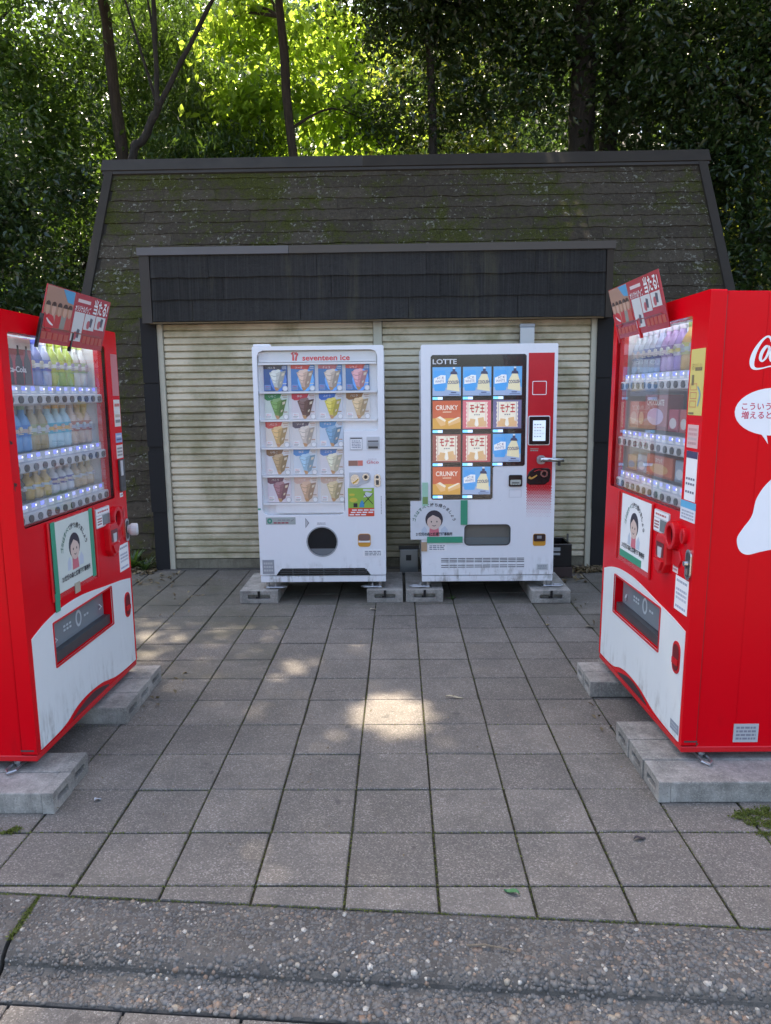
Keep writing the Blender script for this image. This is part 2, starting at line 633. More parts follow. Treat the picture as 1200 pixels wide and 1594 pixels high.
FASCIA = shingle_mat('black_ribbed_shingle', (0.028, 0.0275, 0.0265), (0.046, 0.0445, 0.042), 0, 0, True)
TRIM = paint('dark_metal_trim', (0.060, 0.053, 0.046), 0.75, 0.35, scale=4)
TRIM2 = paint('brown_metal_trim', (0.046, 0.038, 0.030), 0.8, 0.35, scale=4)
POST = paint('black_board', (0.020, 0.019, 0.019), 0.75, 0.25, scale=4)
SLAT = slat_mat()
FRAMEM = paint('shutter_frame', (0.46, 0.43, 0.33), 0.5, 0.25, scale=5)
LW = paint('white_paper', (0.80, 0.81, 0.80), 0.6, 0.05)
TAPE = paint('green_tape', (0.035, 0.30, 0.17), 0.35, 0.15)
KRAFT = paint('kraft_tape', (0.42, 0.29, 0.18), 0.4)
INKK = ink((0.02, 0.02, 0.025))
INKG = ink((0.03, 0.16, 0.10))
INKR = ink((0.60, 0.02, 0.03))
INKW = ink((0.85, 0.85, 0.85))
INKGREY = ink((0.25, 0.25, 0.26))

# ------------------------------------------------------------------ the ground
def sheet(name, mat, pts, z, kind='structure'):
    o = bpy.data.objects.new(name, mesh_of(name, [([(x, y, z) for x, y in pts], [tuple(range(len(pts)))])], mat))
    link(o)
    return tag(o, kind=kind)


sheet('ground', SOIL, [(-300, -300), (300, -300), (300, 300), (-300, 300)], -0.125)
GX0, GY0, TS = -0.1843, 2.207, 0.30
KS = -0.066                                        # the kerb runs slightly askew


def kerb_y(x): return 2.086 + KS * (x + 0.05)


pav = bpy.data.objects.new('pavement', mesh_of('pavement', [([(-9, kerb_y(-9), -0.010), (9, kerb_y(9), -0.010), (9, 7.2, -0.010), (-9, 7.2, -0.010)], [(0, 1, 2, 3)]),
      ([(-9, kerb_y(-9), -0.010), (-9, kerb_y(-9), -0.125), (9, kerb_y(9), -0.125), (9, kerb_y(9), -0.010)], [(0, 1, 2, 3)])], MOSSJ))
link(pav)
tag(pav, kind='structure')


def g_slab(poly, z0, z1, ch=0.004):
    """a slab of convex outline with a small chamfer round its top"""
    n = len(poly)
    cx, cy = sum(p[0] for p in poly) / n, sum(p[1] for p in poly) / n
    ins = []
    for x, y in poly:
        L_ = math.hypot(x - cx, y - cy)
        k = 1 - ch * 1.4 / L_
        ins.append((cx + (x - cx) * k, cy + (y - cy) * k))
    v = [(x, y, z1) for x, y in ins] + [(x, y, z1 - ch) for x, y in poly] + [(x, y, z0) for x, y in poly]
    f = [tuple(range(n))]
    for a in (0, n):
        for i in range(n):
            j = (i + 1) % n
            f.append((a + i, a + i + n, a + j + n, a + j))
    return v, f


JW = 0.0045
h = TS / 2 - JW
jv, jd = [], []
for k in range(5):
    q = [(-h + rnd.uniform(-.002, .001), -h + rnd.uniform(-.002, .001)), (h + rnd.uniform(-.001, .002), -h + rnd.uniform(-.002, .001)),
         (h + rnd.uniform(-.001, .002), h + rnd.uniform(-.001, .002)), (-h + rnd.uniform(-.002, .001), h + rnd.uniform(-.001, .002))]
    jv.append(mesh_of('paver', [g_slab(q, -0.05, 0.0)], PAVER))
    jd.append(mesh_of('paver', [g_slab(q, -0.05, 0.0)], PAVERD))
cand, rest = [], []
for j in range(0, 16):
    for k in range(-14, 14):
        cx, cy = GX0 + (k + .5) * TS, GY0 + (j + .5) * TS
        under = (cx < -1.75 or cx > 1.45) and 2.75 < cy < 4.1
        vis = abs(cx + 0.02) < 0.56 * cy + 0.25 and cy < 6.75 and not under
        hid = (cx < -1.9 or cx > 1.6) and cy > 2.9
        (cand if vis and not hid else rest).append((cx, cy))
cand.sort(key=lambda c: c[1])
if len(cand) > 275:
    rest += cand[275:]
    cand = cand[:275]
for cx, cy in cand:
    mossy = (cy > 5.2) + (cy > 5.75) + (cx < -.9 and cy > 4.0) + (cx > 1.2) * .6  # mossier and painted dimmer towards the back and sides
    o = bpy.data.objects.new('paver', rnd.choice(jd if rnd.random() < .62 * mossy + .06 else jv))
    link(o, pav)
    o.location = (cx, cy, rnd.uniform(-0.003, 0.0025))
    o.rotation_euler = (rnd.uniform(-.006, .006), rnd.uniform(-.006, .006), rnd.choice((0, 1, 2, 3)) * math.pi / 2 + rnd.uniform(-.003, .003))
gs = []
for cx, cy in rest:
    gs.append(g_slab([(cx - h, cy - h), (cx + h, cy - h), (cx + h, cy + h), (cx - h, cy + h)], -0.05, rnd.uniform(-0.001, 0.001)))
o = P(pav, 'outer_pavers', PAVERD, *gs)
o['kind'] = 'stuff'
gs = []
for k in range(-8, 8):                             # the cut row along the kerb
    x0, x1 = GX0 + k * TS + JW, GX0 + (k + 1) * TS - JW
    y1 = GY0 - JW - 0.003
    a, b = kerb_y(x0) + 0.004, kerb_y(x1) + 0.004
    if y1 - max(a, b) < 0.012: continue
    P(pav, 'cut_paver', PAVER, g_slab([(x0, a), (x1, b), (x1, y1), (x0, y1)], -0.05, rnd.uniform(-0.001, 0.001)))

# lower pavement in front of the kerb
LZ = -0.074
low = sheet('lower_pavement', PAVER, [(-60, -60), (60, -60), (60, kerb_y(60) - 0.36), (-60, kerb_y(-60) - 0.36)], LZ - 0.010)
for k in range(-5, 6):
    for j in range(3):
        x0 = -1.115 + 0.33 * (k + 4) - 1.32 + 0.02 + j * 0.015
        x1 = x0 + 0.33 - 0.009
        ky = lambda x: kerb_y(x) - 0.352
        t0, t1 = j * 0.33 + 0.002, (j + 1) * 0.33 - 0.006
        P(low, 'paver', PAVER, g_slab([(x0, ky(x0) - t1), (x1, ky(x1) - t1), (x1, ky(x1) - t0), (x0, ky(x0) - t0)], LZ - 0.009, LZ + rnd.uniform(-.001, .001)))

# kerb of exposed aggregate: flat top, rounded nose, little lip
def kerb_profile():
    """(distance from the paver edge towards the camera, height)"""
    pr = [(0.0, -0.12), (0.0, -0.006), (0.012, -0.003), (0.10, -0.004), (0.165, -0.008)]
    for k in range(1, 7):
        a = R(90 * k / 6)
        pr.append((0.165 + 0.075 * math.sin(a), -0.008 - 0.045 * (1 - math.cos(a))))
    pr += [(0.248, -0.060), (0.262, -0.066), (0.30, -0.068), (0.343, -0.071), (0.347, -0.078), (0.347, -0.12)]
    return pr


KPR = kerb_profile()


def kerb_at(t):
    for (a, za), (b, zb) in zip(KPR[1:-1], KPR[2:]):
        if a <= t <= b and b > a:
            s = (t - a) / (b - a)
            n = Vector((0, zb - za, (b - a)))          # rough normal in (y: towards camera negative)
            return za + (zb - za) * s, (zb - za) / (b - a)
    return -0.07, 0


ICO = None


def ico():
    global ICO
    if ICO is None:
        bm = bmesh.new()
        bmesh.ops.create_icosphere(bm, subdivisions=1, radius=1.0)
        bm.verts.ensure_lookup_table()
        ICO = (np.array([v.co[:] for v in bm.verts]), np.array([[v.index for v in f.verts] for f in bm.faces]))
        bm.free()
    return ICO


def pebbles(name, parent, cen, size, slope, seed):
    rs = np.random.RandomState(seed)
    bv, bf = ico()
    n = len(cen)
    sc = np.stack([size * rs.uniform(.75, 1.35, n), size * rs.uniform(.7, 1.1, n), size * rs.uniform(.45, .7, n)], 1)
    yaw = rs.uniform(0, 6.28, n)
    V = bv[None] * sc[:, None, :] * rs.uniform(.85, 1.15, (n, len(bv), 1))
    c, s = np.cos(yaw)[:, None], np.sin(yaw)[:, None]
    x, y = V[..., 0] * c - V[..., 1] * s, V[..., 0] * s + V[..., 1] * c
    z = V[..., 2]
    an = np.arctan(slope)[:, None]
    y, z = y * np.cos(an) - z * np.sin(an), y * np.sin(an) + z * np.cos(an)
    V = np.stack([x, y, z], -1) + cen[:, None, :]
    F = bf[None] + (np.arange(n) * len(bv))[:, None, None]
    ob = bpy.data.objects.new(name, np_mesh(name, V.reshape(-1, 3), F.reshape(-1, 3), PEBBLE, True))
    link(ob, parent)
    ob['kind'] = 'stuff'
    return ob


def kerb(x0, x1, npeb, label, seed):
    root = thing('kerb_stone', label, 'kerb', ((x0 + x1) / 2, kerb_y((x0 + x1) / 2), -0.12), 0, 'exposed aggregate kerb stones')
    xm, ym = (x0 + x1) / 2, kerb_y((x0 + x1) / 2)
    V, F = [], []
    m = len(KPR)
    nx = 14
    for i in range(nx + 1):
        x = x0 + (x1 - x0) * i / nx
        for t, z in KPR:
            V.append((x - xm, kerb_y(x) - t - ym, z + 0.12 + 0.0015 * math.sin(x * 9 + t * 31)))
    for i in range(nx):
        for k in range(m - 1):
            a = i * m + k
            F.append((a, a + 1, a + m + 1, a + m))
    F.append(tuple(range(m))[::-1])
    F.append(tuple(nx * m + k for k in range(m)))
    P(root, 'stone_body', KERBC, (V, F), smooth=False)
    rs = np.random.RandomState(seed)
    xs = rs.uniform(x0 + .005, x1 - .005, npeb)
    ts = rs.uniform(0.008, 0.342, npeb)
    zz, sl_ = np.array([kerb_at(t) for t in ts]).T
    size = rs.lognormal(math.log(0.0052), .36, npeb).clip(.003, .0125)
    # the lip carries coarser stones
    size = np.where(ts > .26, size * 1.25, size)
    cen = np.stack([xs - xm, kerb_y(0) + KS * xs - ts - ym, zz + 0.12 - size * 0.14], 1)
    pebbles('pebbles', root, cen, size, np.clip(-sl_, -3, 3), seed)
    return root


kerb(-1.172, 1.33, 13500, 'long pebbled kerb stone running across the foreground below the pavers', 3)
kerb(-3.6, -1.186, 5200, 'pebbled kerb stone at the left edge, beyond the mossy joint', 4)
kerb(1.342, 3.7, 2200, 'pebbled kerb stone continuing past the right edge in front of the red machine', 5)


# ------------------------------------------------------------------ leaves and trees
HOLES = []          # gaps in the canopy: (x, y, z, radius) of the sunlit spot each one throws
for gx, gy, gz, gr in ((-0.04, 3.54, 0, .13), (-0.12, 3.50, 0, .08), (-0.03, 3.30, 0, .05), (-0.62, 4.84, 0, .09), (-0.70, 4.95, 0, .03), (-0.26, 4.52, 0, .05), (-0.62, 4.20, 0, .06), (-0.75, 3.58, 0, .0),
                       (-1.66, 4.77, 0, .055), (-1.60, 4.40, 0, .045), (-1.75, 5.06, 0, .04), (0.46, 4.58, 0, .04), (0.17, 2.87, 0, .015), (0.79, 4.20, 0, .015), (0.05, 4.49, 0, .02),
                       (1.78, 9.5, 4.47, .05), (1.98, 9.5, 4.47, .05), (0.9, 6.6, 2.86, .03), (1.25, 6.6, 2.86, .04), (1.6, 6.6, 2.86, .04)):
    HOLES.append((np.array((gx, gy, gz)), gr))
SUNV = np.array(SUN[:])


def cull(c):
    keep = np.ones(len(c), bool)
    rr_ = np.random.RandomState(len(c))
    luck = rr_.uniform(0, 1, len(c))
    for p, r in HOLES:
        d = c - p
        t = d @ SUNV
        e = d - t[:, None] * SUNV
        d2 = np.einsum('ij,ij->i', e, e)
        if r > .075: thin = np.where(d2 < (r * .6 + .06) ** 2, 1.0, 1.05 * np.exp(-(np.maximum(np.sqrt(d2) - r * .6 - .06, 0) / (r * .9)) ** 2))
        else: thin = (.90 if r > .045 else .62) * np.exp(-d2 / (r + .085) ** 2)
        keep &= (luck > thin) | (t < 0.6)
    return keep


def leaf_mesh(name, c, length, width, mat, rs, droop=0.35, flat=0.5):
    """folded leaf blades (two triangles each) round the points c"""
    c = c[cull(c)]
    n = len(c)
    L_ = length * rs.uniform(.65, 1.3, n)
    W_ = width * rs.uniform(.7, 1.25, n)
    yaw = rs.uniform(0, 2 * np.pi, n)
    pit = rs.normal(-droop, 0.45, n)
    ax = np.stack([np.cos(yaw) * np.cos(pit), np.sin(yaw) * np.cos(pit), np.sin(pit)], 1)
    nr = rs.normal(0, 1, (n, 3)) * (1 - flat)
    nr[:, 2] += flat * 1.6
    sd = np.cross(ax, nr)
    sd /= np.linalg.norm(sd, axis=1)[:, None] + 1e-9
    up = np.cross(sd, ax)
    b = c - ax * (L_ / 2)[:, None]
    t = c + ax * (L_ / 2)[:, None] - up * (L_ * .12)[:, None]
    m = c - ax * (L_ * .06)[:, None] + up * (W_ * .18)[:, None]
    l = m + sd * (W_ / 2)[:, None]
    r_ = m - sd * (W_ / 2)[:, None]
    V = np.stack([b, r_, t, l], 1).reshape(-1, 3)
    k = (np.arange(n) * 4)[:, None]
    F = np.concatenate([k + np.array([[0, 1, 2]]), k + np.array([[0, 2, 3]])], 1).reshape(-1, 3)
    return np_mesh(name, V, F, mat)


def clumps(rs, blobs, per, spread, n_by_vol=None):
    """leaf points in clumps through ellipsoids; blob = (cx, cy, cz, rx, ry, rz, clump count)"""
    out, cc = [], []
    for cx, cy, cz, rx, ry, rz, k in blobs:
        d = rs.normal(0, 1, (k, 3))
        d /= np.linalg.norm(d, axis=1)[:, None]
        rad = rs.uniform(0.15, 1, k) ** 0.5
        ctr = np.array((cx, cy, cz)) + d * rad[:, None] * np.array((rx, ry, rz))
        cc.append(ctr)
        s = spread * rs.uniform(.6, 1.5, k)
        pts = rs.normal(0, 1, (k, per, 3)) * s[:, None, None] * np.array((1, 1, .55))
        pts[..., 2] -= 0.25 * (pts[..., 0] ** 2 + pts[..., 1] ** 2) / spread
        out.append((ctr[:, None, :] + pts).reshape(-1, 3))
    return np.concatenate(out), np.concatenate(cc)


def tree(name, label, cat, trunk, r0, r1, blobs, per, spread, leaf, mat, bark, seed, limbs=6, group='trees behind the building', extra_trunks=(), droop=.35, flat=.5):
    """trunk: list of points; the crown, trunk and limbs become parts"""
    rs = np.random.RandomState(seed)
    base = Vector(trunk[0])
    root = thing(name, label, cat, base, 0, group)
    for tr, a, b in [(trunk, r0, r1)] + list(extra_trunks):
        s = catmull([tuple(p) for p in tr], 6)
        m = len(s)
        pts = [Vector(p) - base + Vector((rs.normal(0, a * .10), rs.normal(0, a * .10), 0)) for p in s]
        rad = [a + (b - a) * i / (m - 1) for i in range(m)]
        rad[0] *= 1.3
        tv, tf = g_tube(pts, rad, 11)
        tv = [q + Vector((rs.normal(0, a * .07), rs.normal(0, a * .07), rs.normal(0, a * .1))) for q in tv]
        P(root, 'trunk', bark, (tv, tf), smooth=True)
    pts, ctr = clumps(rs, blobs, per, spread)
    top = Vector(trunk[-1])
    s = catmull([tuple(p) for p in trunk], 6)
    for q in range(limbs):
        e = Vector(ctr[rs.randint(len(ctr))])
        cand_ = [Vector(p) for p in s[len(s) // 3:]]
        st = min(cand_, key=lambda p: (p - e).length + 1.2 * max(0, p.z - e.z + .4))
        mid = (st + e) / 2 + Vector((rs.normal(0, .15), rs.normal(0, .15), .25))
        q_ = catmull([tuple(st), tuple(mid), tuple(e)], 4)
        rr = max(min(r1 * .5, 0.045), 0.014)
        P(root, 'branch', bark, g_tube([Vector(p) - base for p in q_], [rr * (1 - .8 * i / (len(q_) - 1)) for i in range(len(q_))], 6), smooth=True)
    me = leaf_mesh('crown', pts, leaf[0], leaf[1], mat, rs, droop, flat)
    ob = bpy.data.objects.new('crown', me)
    link(ob, root)
    ob.location = -base
    return root


LDARK = leaf_mat('dark_evergreen_leaf', (0.014, 0.028, 0.010), (0.044, 0.070, 0.021), (0.12, 0.21, 0.03), .26, .28)
LMID = leaf_mat('mid_green_leaf', (0.022, 0.046, 0.012), (0.064, 0.106, 0.022), (0.20, 0.35, 0.035), .36, .32)
LBRI = leaf_mat('spring_leaf', (0.060, 0.125, 0.014), (0.115, 0.190, 0.026), (0.62, 0.84, 0.09), .56, .42)
LYEL = leaf_mat('yellowish_leaf', (0.045, 0.068, 0.012), (0.12, 0.15, 0.026), (0.44, 0.50, 0.05), .42, .40)
LPAL = leaf_mat('feathery_leaf', (0.050, 0.090, 0.045), (0.10, 0.16, 0.075), (0.22, 0.34, 0.10), .35, .55)
BARK = bark_mat('dark_bark', (0.014, 0.011, 0.009), (0.050, 0.040, 0.031))
BARK2 = bark_mat('brown_bark', (0.018, 0.012, 0.008), (0.062, 0.043, 0.029))

# the wooded slope
hv, hf = [], []
nx, ny = 40, 26
for j in range(ny + 1):
    for i in range(nx + 1):
        x = -60 + 120 * i / nx
        y = 13.5 + 60 * (j / ny) ** 1.3
        t = max(0, y - 15.0)
        z = -0.13 + 0.50 * t - 0.0012 * t * t + (0.25 * math.sin(x * .7 + y * .5) + .2 * math.sin(x * .31 - y)) * min(1, t / 3)
        hv.append((x, y, z))
for j in range(ny):
    for i in range(nx):
        a = j * (nx + 1) + i
        hf.append((a, a + 1, a + nx + 2, a + nx + 1))
hill = bpy.data.objects.new('hillside', mesh_of('hillside', [(hv, hf)], SOIL, smooth=True))
link(hill)
tag(hill, kind='structure')


def hz(y):
    t = max(0, y - 15.0)
    return -0.13 + 0.50 * t - 0.0012 * t * t


# canopy trees whose tall crowns roof the yard over
tree('broadleaf_tree', 'massive dark twin trunk tree behind the right half of the roof', 'tree',
     [(3.05, 13.0, -.1), (3.0, 13.0, 4), (2.95, 12.8, 8), (2.2, 12.0, 11)], .27, .12,
     [(3.6, 10.2, 10.8, 4.4, 3.6, 1.7, 420), (1.0, 10.5, 10.9, 3.0, 3.2, 1.6, 260), (2.4, 7.6, 10.8, 4.0, 1.3, 1.0, 130), (0.6, 12.9, 10.2, 2.4, .9, .9, 90), (5.2, 13.8, 8.8, 3.4, 2.2, 2.6, 170), (2.2, 13.2, 8.4, 2.3, 1.6, 1.8, 95), (4.0, 12.6, 7.0, 2.6, 1.2, 1.2, 50)],
     84, .42, (.135, .070), LDARK, BARK, 11, 12, extra_trunks=[([(3.55, 13.2, -.1), (3.5, 13.2, 4), (3.75, 13.1, 8), (4.6, 12.4, 10.5)], .19, .09)])
tree('broadleaf_tree', 'tall straight trunk tree at the upper left, behind the roof corner', 'tree',
     [(-4.35, 13.0, -.1), (-4.50, 13.0, 4.5), (-4.72, 13.0, 8.2), (-4.6, 12.0, 11)], .12, .07,
     [(-3.6, 10.0, 10.9, 3.8, 3.5, 1.6, 400), (-2.2, 7.5, 10.8, 4.0, 1.3, 1.0, 130), (-3.2, 12.8, 10.2, 2.2, .8, .9, 80), (-6.8, 14.0, 10.6, 3.0, 2.2, 1.3, 80), (-6.2, 11.5, 10.2, 2.6, 3.0, 1.8, 120), (-0.9, 9.6, 11.0, 2.2, 2.8, 1.3, 120)],
     84, .42, (.135, .070), LMID, BARK2, 12, 10)
# bright young tree in the middle
tree('young_maple_tree', 'slender brown trunk with sunlit yellow green leaves above the roof ridge', 'tree',
     [(-1.45, 12.6, -.1), (-1.55, 12.6, 3.5), (-1.68, 12.6, 5.8), (-1.88, 12.6, 8.8)], .095, .06,
     [(-1.9, 13.6, 9.2, 1.6, .9, .7, 36), (-2.45, 13.5, 7.75, .7, .45, .40, 28), (-1.15, 13.8, 7.6, .9, .6, .5, 32), (-2.2, 13.5, 6.55, .95, .45, .20, 38), (-.85, 13.9, 6.35, .9, .5, .5, 40), (-1.3, 14.4, 5.7, 1.2, .6, .4, 26), (-2.6, 14.3, 5.9, .8, .5, .3, 20)],
     30, .26, (.17, .105), LBRI, BARK2, 13, 9, droop=.55, flat=.75)
tree('forked_tree', 'thin black forked trunk leaning right behind the left part of the roof', 'tree',
     [(-4.2, 11.7, -.1), (-4.1, 11.7, 3.0), (-3.96, 11.7, 5.04), (-3.74, 11.7, 5.41), (-3.52, 11.7, 5.85)], .075, .055,
     [(-3.4, 12.2, 8.4, 1.1, .6, .6, 22), (-4.2, 12.4, 8.2, .9, .6, .6, 16)],
     36, .3, (.12, .05), LMID, BARK, 14, 4, extra_trunks=[([(-3.52, 11.7, 5.85), (-3.51, 11.7, 6.5), (-3.50, 11.7, 7.3), (-3.55, 11.7, 8.4)], .042, .025), ([(-3.52, 11.7, 5.82), (-3.21, 11.7, 6.33), (-2.64, 11.7, 7.27), (-2.2, 11.7, 8.0)], .042, .022)])
# evergreen masses either side of the building
tree('evergreen_tree', 'dense glossy evergreen filling the left edge beside the roof verge', 'tree',
     [(-6.0, 10.6, -.1), (-6.0, 10.6, 2), (-5.9, 10.6, 4.4)], .11, .04,
     [(-5.5, 10.2, 2.6, 1.5, 1.1, 2.0, 130), (-6.6, 10.4, 3.9, 1.5, 1.1, 1.7, 120), (-5.2, 10.9, 4.6, 1.0, .8, .9, 50), (-5.0, 9.6, 1.6, .9, .8, 1.2, 50)],
     70, .21, (.105, .055), LDARK, BARK, 15, 8)
tree('evergreen_tree', 'sun flecked green tree at the top left corner, left of the straight trunk', 'tree',
     [(-7.2, 13.4, -.1), (-7.2, 13.4, 3), (-7.1, 13.4, 7.5)], .12, .05,
     [(-6.9, 13.2, 6.2, 1.6, 1.2, 1.6, 90), (-6.2, 13.6, 7.8, 1.4, 1.0, 1.2, 60), (-7.4, 12.8, 4.6, 1.3, 1.0, 1.2, 50), (-5.6, 14.0, 5.9, 1.3, 1.0, 1.6, 60)],
     66, .23, (.13, .062), LMID, BARK, 16, 7)
tree('bamboo_like_tree', 'feathery mid green tree between the straight trunk and the forked trunk', 'tree',
     [(-3.9, 14.6, -.1), (-3.9, 14.6, 3), (-3.8, 14.6, 7)], .09, .04,
     [(-3.9, 14.4, 6.6, 1.4, .9, 1.9, 95), (-2.9, 14.0, 6.1, 1.0, .7, .9, 45), (-4.6, 14.8, 8.3, 1.3, .9, 1.0, 50), (-3.3, 13.2, 5.6, .9, .5, .5, 26)],
     70, .22, (.19, .034), LMID, BARK, 17, 6, droop=.7, flat=.35)
tree('evergreen_tree', 'dark evergreen hanging in front of the bright leaves at the top centre', 'tree',
     [(0.6, 12.7, -.1), (0.65, 12.7, 3), (0.5, 12.7, 8.4)], .10, .05,
     [(0.4, 12.4, 7.9, 1.5, .8, 1.0, 95), (1.6, 12.8, 7.0, 1.2, .7, 1.1, 62), (0.25, 12.9, 6.2, .9, .5, .5, 26)],
     76, .22, (.11, .056), LDARK, BARK, 18, 8)
tree('evergreen_tree', 'black green evergreen wall at the right, above the right end of the roof', 'tree',
     [(5.6, 12.4, -.1), (5.6, 12.4, 3), (5.4, 12.4, 7)], .16, .06,
     [(4.7, 12.0, 6.3, 1.5, 1.0, 1.7, 120), (6.2, 12.2, 6.9, 1.4, 1.0, 1.6, 95), (5.2, 11.6, 4.3, 1.1, .8, 1.3, 75), (5.2, 11.4, 2.4, 1.0, .8, 1.4, 65)],
     78, .22, (.115, .056), LDARK, BARK, 19, 9)
tree('broadleaf_tree', 'yellow green sunlit tree at the far right edge beyond the roof verge', 'tree',
     [(7.3, 13.6, -.1), (7.3, 13.6, 3), (7.2, 13.6, 7)], .11, .05,
     [(6.8, 13.4, 5.4, 1.2, .9, 1.3, 60), (7.5, 13.0, 7.7, 1.3, .9, 1.1, 55), (7.2, 12.6, 3.2, 1.2, .9, 1.4, 60)],
     62, .22, (.13, .062), LYEL, BARK, 20, 6)
tree('evergreen_tree', 'unseen evergreen added right of the yard to shade the left red machine', 'tree',
     [(5.9, 5.6, -.1), (5.9, 5.6, 2), (5.8, 5.6, 5)], .14, .05,  # out-of-view tree added to darken the left red machine and its reflections
     [(5.6, 5.4, 2.6, 1.5, 2.6, 2.2, 130), (5.9, 5.2, 5.2, 1.6, 2.4, 1.6, 100)],
     54, .32, (.12, .06), LDARK, BARK, 22, 6)
# further back on the slope
bgt = [(-11.0, 19.0, LMID, 'left background tree on the slope, outermost of the row behind the trunks'),
       (-7.5, 18.2, LDARK, 'dark background tree on the slope behind the straight left trunk'),
       (-4.6, 19.5, LPAL, 'pale feathery background tree between the two left trunks'),
       (-1.6, 20.0, LPAL, 'pale feathery conifer far behind the slender central trunk'),
       (1.0, 18.6, LYEL, 'yellowish background tree showing through right of the bright leaves'),
       (2.9, 19.6, LPAL, 'pale grassy looking tree glimpsed left of the massive twin trunk'),
       (5.8, 18.4, LDARK, 'dark background tree right of the massive twin trunk'),
       (8.8, 18.8, LYEL, 'yellow flecked background tree at the right, behind the evergreen wall'),
       (12.0, 19.5, LMID, 'right background tree on the slope, outermost of the row')]
for i, (x, y, mt, lb) in enumerate(bgt):
    z0 = hz(y) - .2
    pal = mt is LPAL
    tree('slope_tree', lb, 'tree', [(x, y, z0), (x + .1, y, z0 + 4), (x - .1, y, z0 + 9)], .15, .05,
         [(x, y - .3, z0 + 6.0, 2.1, 1.4, 2.6, 120), (x + .8, y + .3, z0 + 8.8, 1.9, 1.4, 1.8, 70), (x - .9, y - .6, z0 + 3.2, 1.6, 1.1, 1.6, 60)],
         42, .42, (.24, .05) if pal else (.17, .085), mt, BARK2 if i % 2 else BARK, 40 + i, 7, 'trees on the slope behind', droop=.5)
# far wood: one mass of foliage on the upper slope
rs = np.random.RandomState(99)
blobs = []
for i in range(80):
    x = rs.uniform(-26, 26)
    y = rs.uniform(23, 36)
    blobs.append((x, y, hz(y) + rs.uniform(1, 9), rs.uniform(1.6, 3), 1.6, rs.uniform(2, 3.4), 52))
pts, _ = clumps(rs, blobs, 26, .6)
me = leaf_mesh('far_wood', pts, .36, .20, LMID, rs)
link(tag(bpy.data.objects.new('far_wood', me), 'mass of trees far up the slope', 'wood', kind='stuff'))
# undergrowth on the slope and behind the building
blobs = []
for i in range(70):
    x = rs.uniform(-13, 13)
    y = rs.uniform(13.2, 18.5)
    blobs.append((x, y, hz(y) + rs.uniform(.3, 1.6), rs.uniform(.8, 1.4), .8, rs.uniform(.7, 1.5), 26))
pts, _ = clumps(rs, blobs, 34, .32)
me = leaf_mesh('undergrowth', pts, .15, .065, LDARK, rs)
link(tag(bpy.data.objects.new('undergrowth', me), 'low dark undergrowth behind the building', 'undergrowth', kind='stuff'))

# ------------------------------------------------------------------ the shuttered building
bld = thing('kiosk_building', 'small dark building with a steep mossy shingle roof and two closed beige shutters', 'building', (0, 6.85, 0))
BO = Vector((0, 6.85, 0))
XL, XR, RZ, RY = -3.50, 3.68, 4.39, 9.50
SL = math.hypot(RY - 6.85, RZ)
sv = Vector((0, (RY - 6.85) / SL, RZ / SL))        # up the roof
nv = Vector((0, -sv.z, sv.y))                      # out of the roof
RF = Frame((0, 0, 0), (1, 0, 0), sv, nv)           # in building space: u = X, v = up the slope
yb = 2 * (RY - 6.85)
v_ = [(XL, 0, 0), (XR, 0, 0), (XR, RY - 6.85, RZ), (XL, RY - 6.85, RZ), (XL, yb, 0), (XR, yb, 0)]
roof = P(bld, 'roof', TRIM2, (v_, [(0, 1, 2, 3), (3, 2, 5, 4), (0, 3, 4), (1, 5, 2)]))
CP = 0.168
rows = int(SL / CP)
variants = []


def g_shingle(w, hh, rs_, jag=.010):
    """strip shingle: thick ragged lower edge, thin top; u from 0, v from 0, out along d"""
    n = 7
    lo = [(w * i / n, rs_.uniform(-jag, jag)) for i in range(n + 1)]
    v = [RF.p(u, v0, .013) - RF.o for u, v0 in lo] + [RF.p(u, v0, .001) - RF.o for u, v0 in lo] + [RF.p(w * i / n, hh, .003) - RF.o for i in range(n + 1)]
    f = []
    for i in range(n):
        f.append((i, i + 1, 2 * (n + 1) + i + 1, 2 * (n + 1) + i))
        f.append((n + 1 + i, n + 2 + i, i + 1, i))
    f.append((0, 2 * (n + 1), n + 1))
    f.append((n, 2 * n + 1, 3 * n + 2))
    return v, f


SHW = 0.62
for k in range(6):
    variants.append(mesh_of('shingle', [g_shingle(SHW - .004, CP * 1.06, rnd)], SHINGLE))
DX0, DX1, DZ = -2.20, 1.83, 2.86                  # the shutter front that stands out of the roof
for r in range(rows):
    v0 = r * CP
    zt = v0 * sv.z
    off = (r % 3) * .21 + rnd.uniform(-.05, .05)
    u = XL + .09 - off
    while u < XR - .09:
        u0, u1 = max(u, XL + .085), min(u + SHW, XR - .085)
        u += SHW
        if u1 - u0 < .03: continue
        if zt < DZ - .3 and u0 > DX0 - .02 and u1 < DX1 + .02: continue
        if u1 - u0 > SHW - .001:
            o = bpy.data.objects.new('shingle', rnd.choice(variants))
        else:
            o = bpy.data.objects.new('shingle', mesh_of('shingle', [g_shingle(u1 - u0 - .004, CP * 1.06, rnd)], SHINGLE))
        link(o, roof)
        o.location = RF.p(u0 + .002, v0 + rnd.uniform(-.004, .004), .004 + rnd.uniform(0, .004))
        o.rotation_euler = (rnd.uniform(-.006, .006), rnd.uniform(-.004, .004), rnd.uniform(-.004, .004))
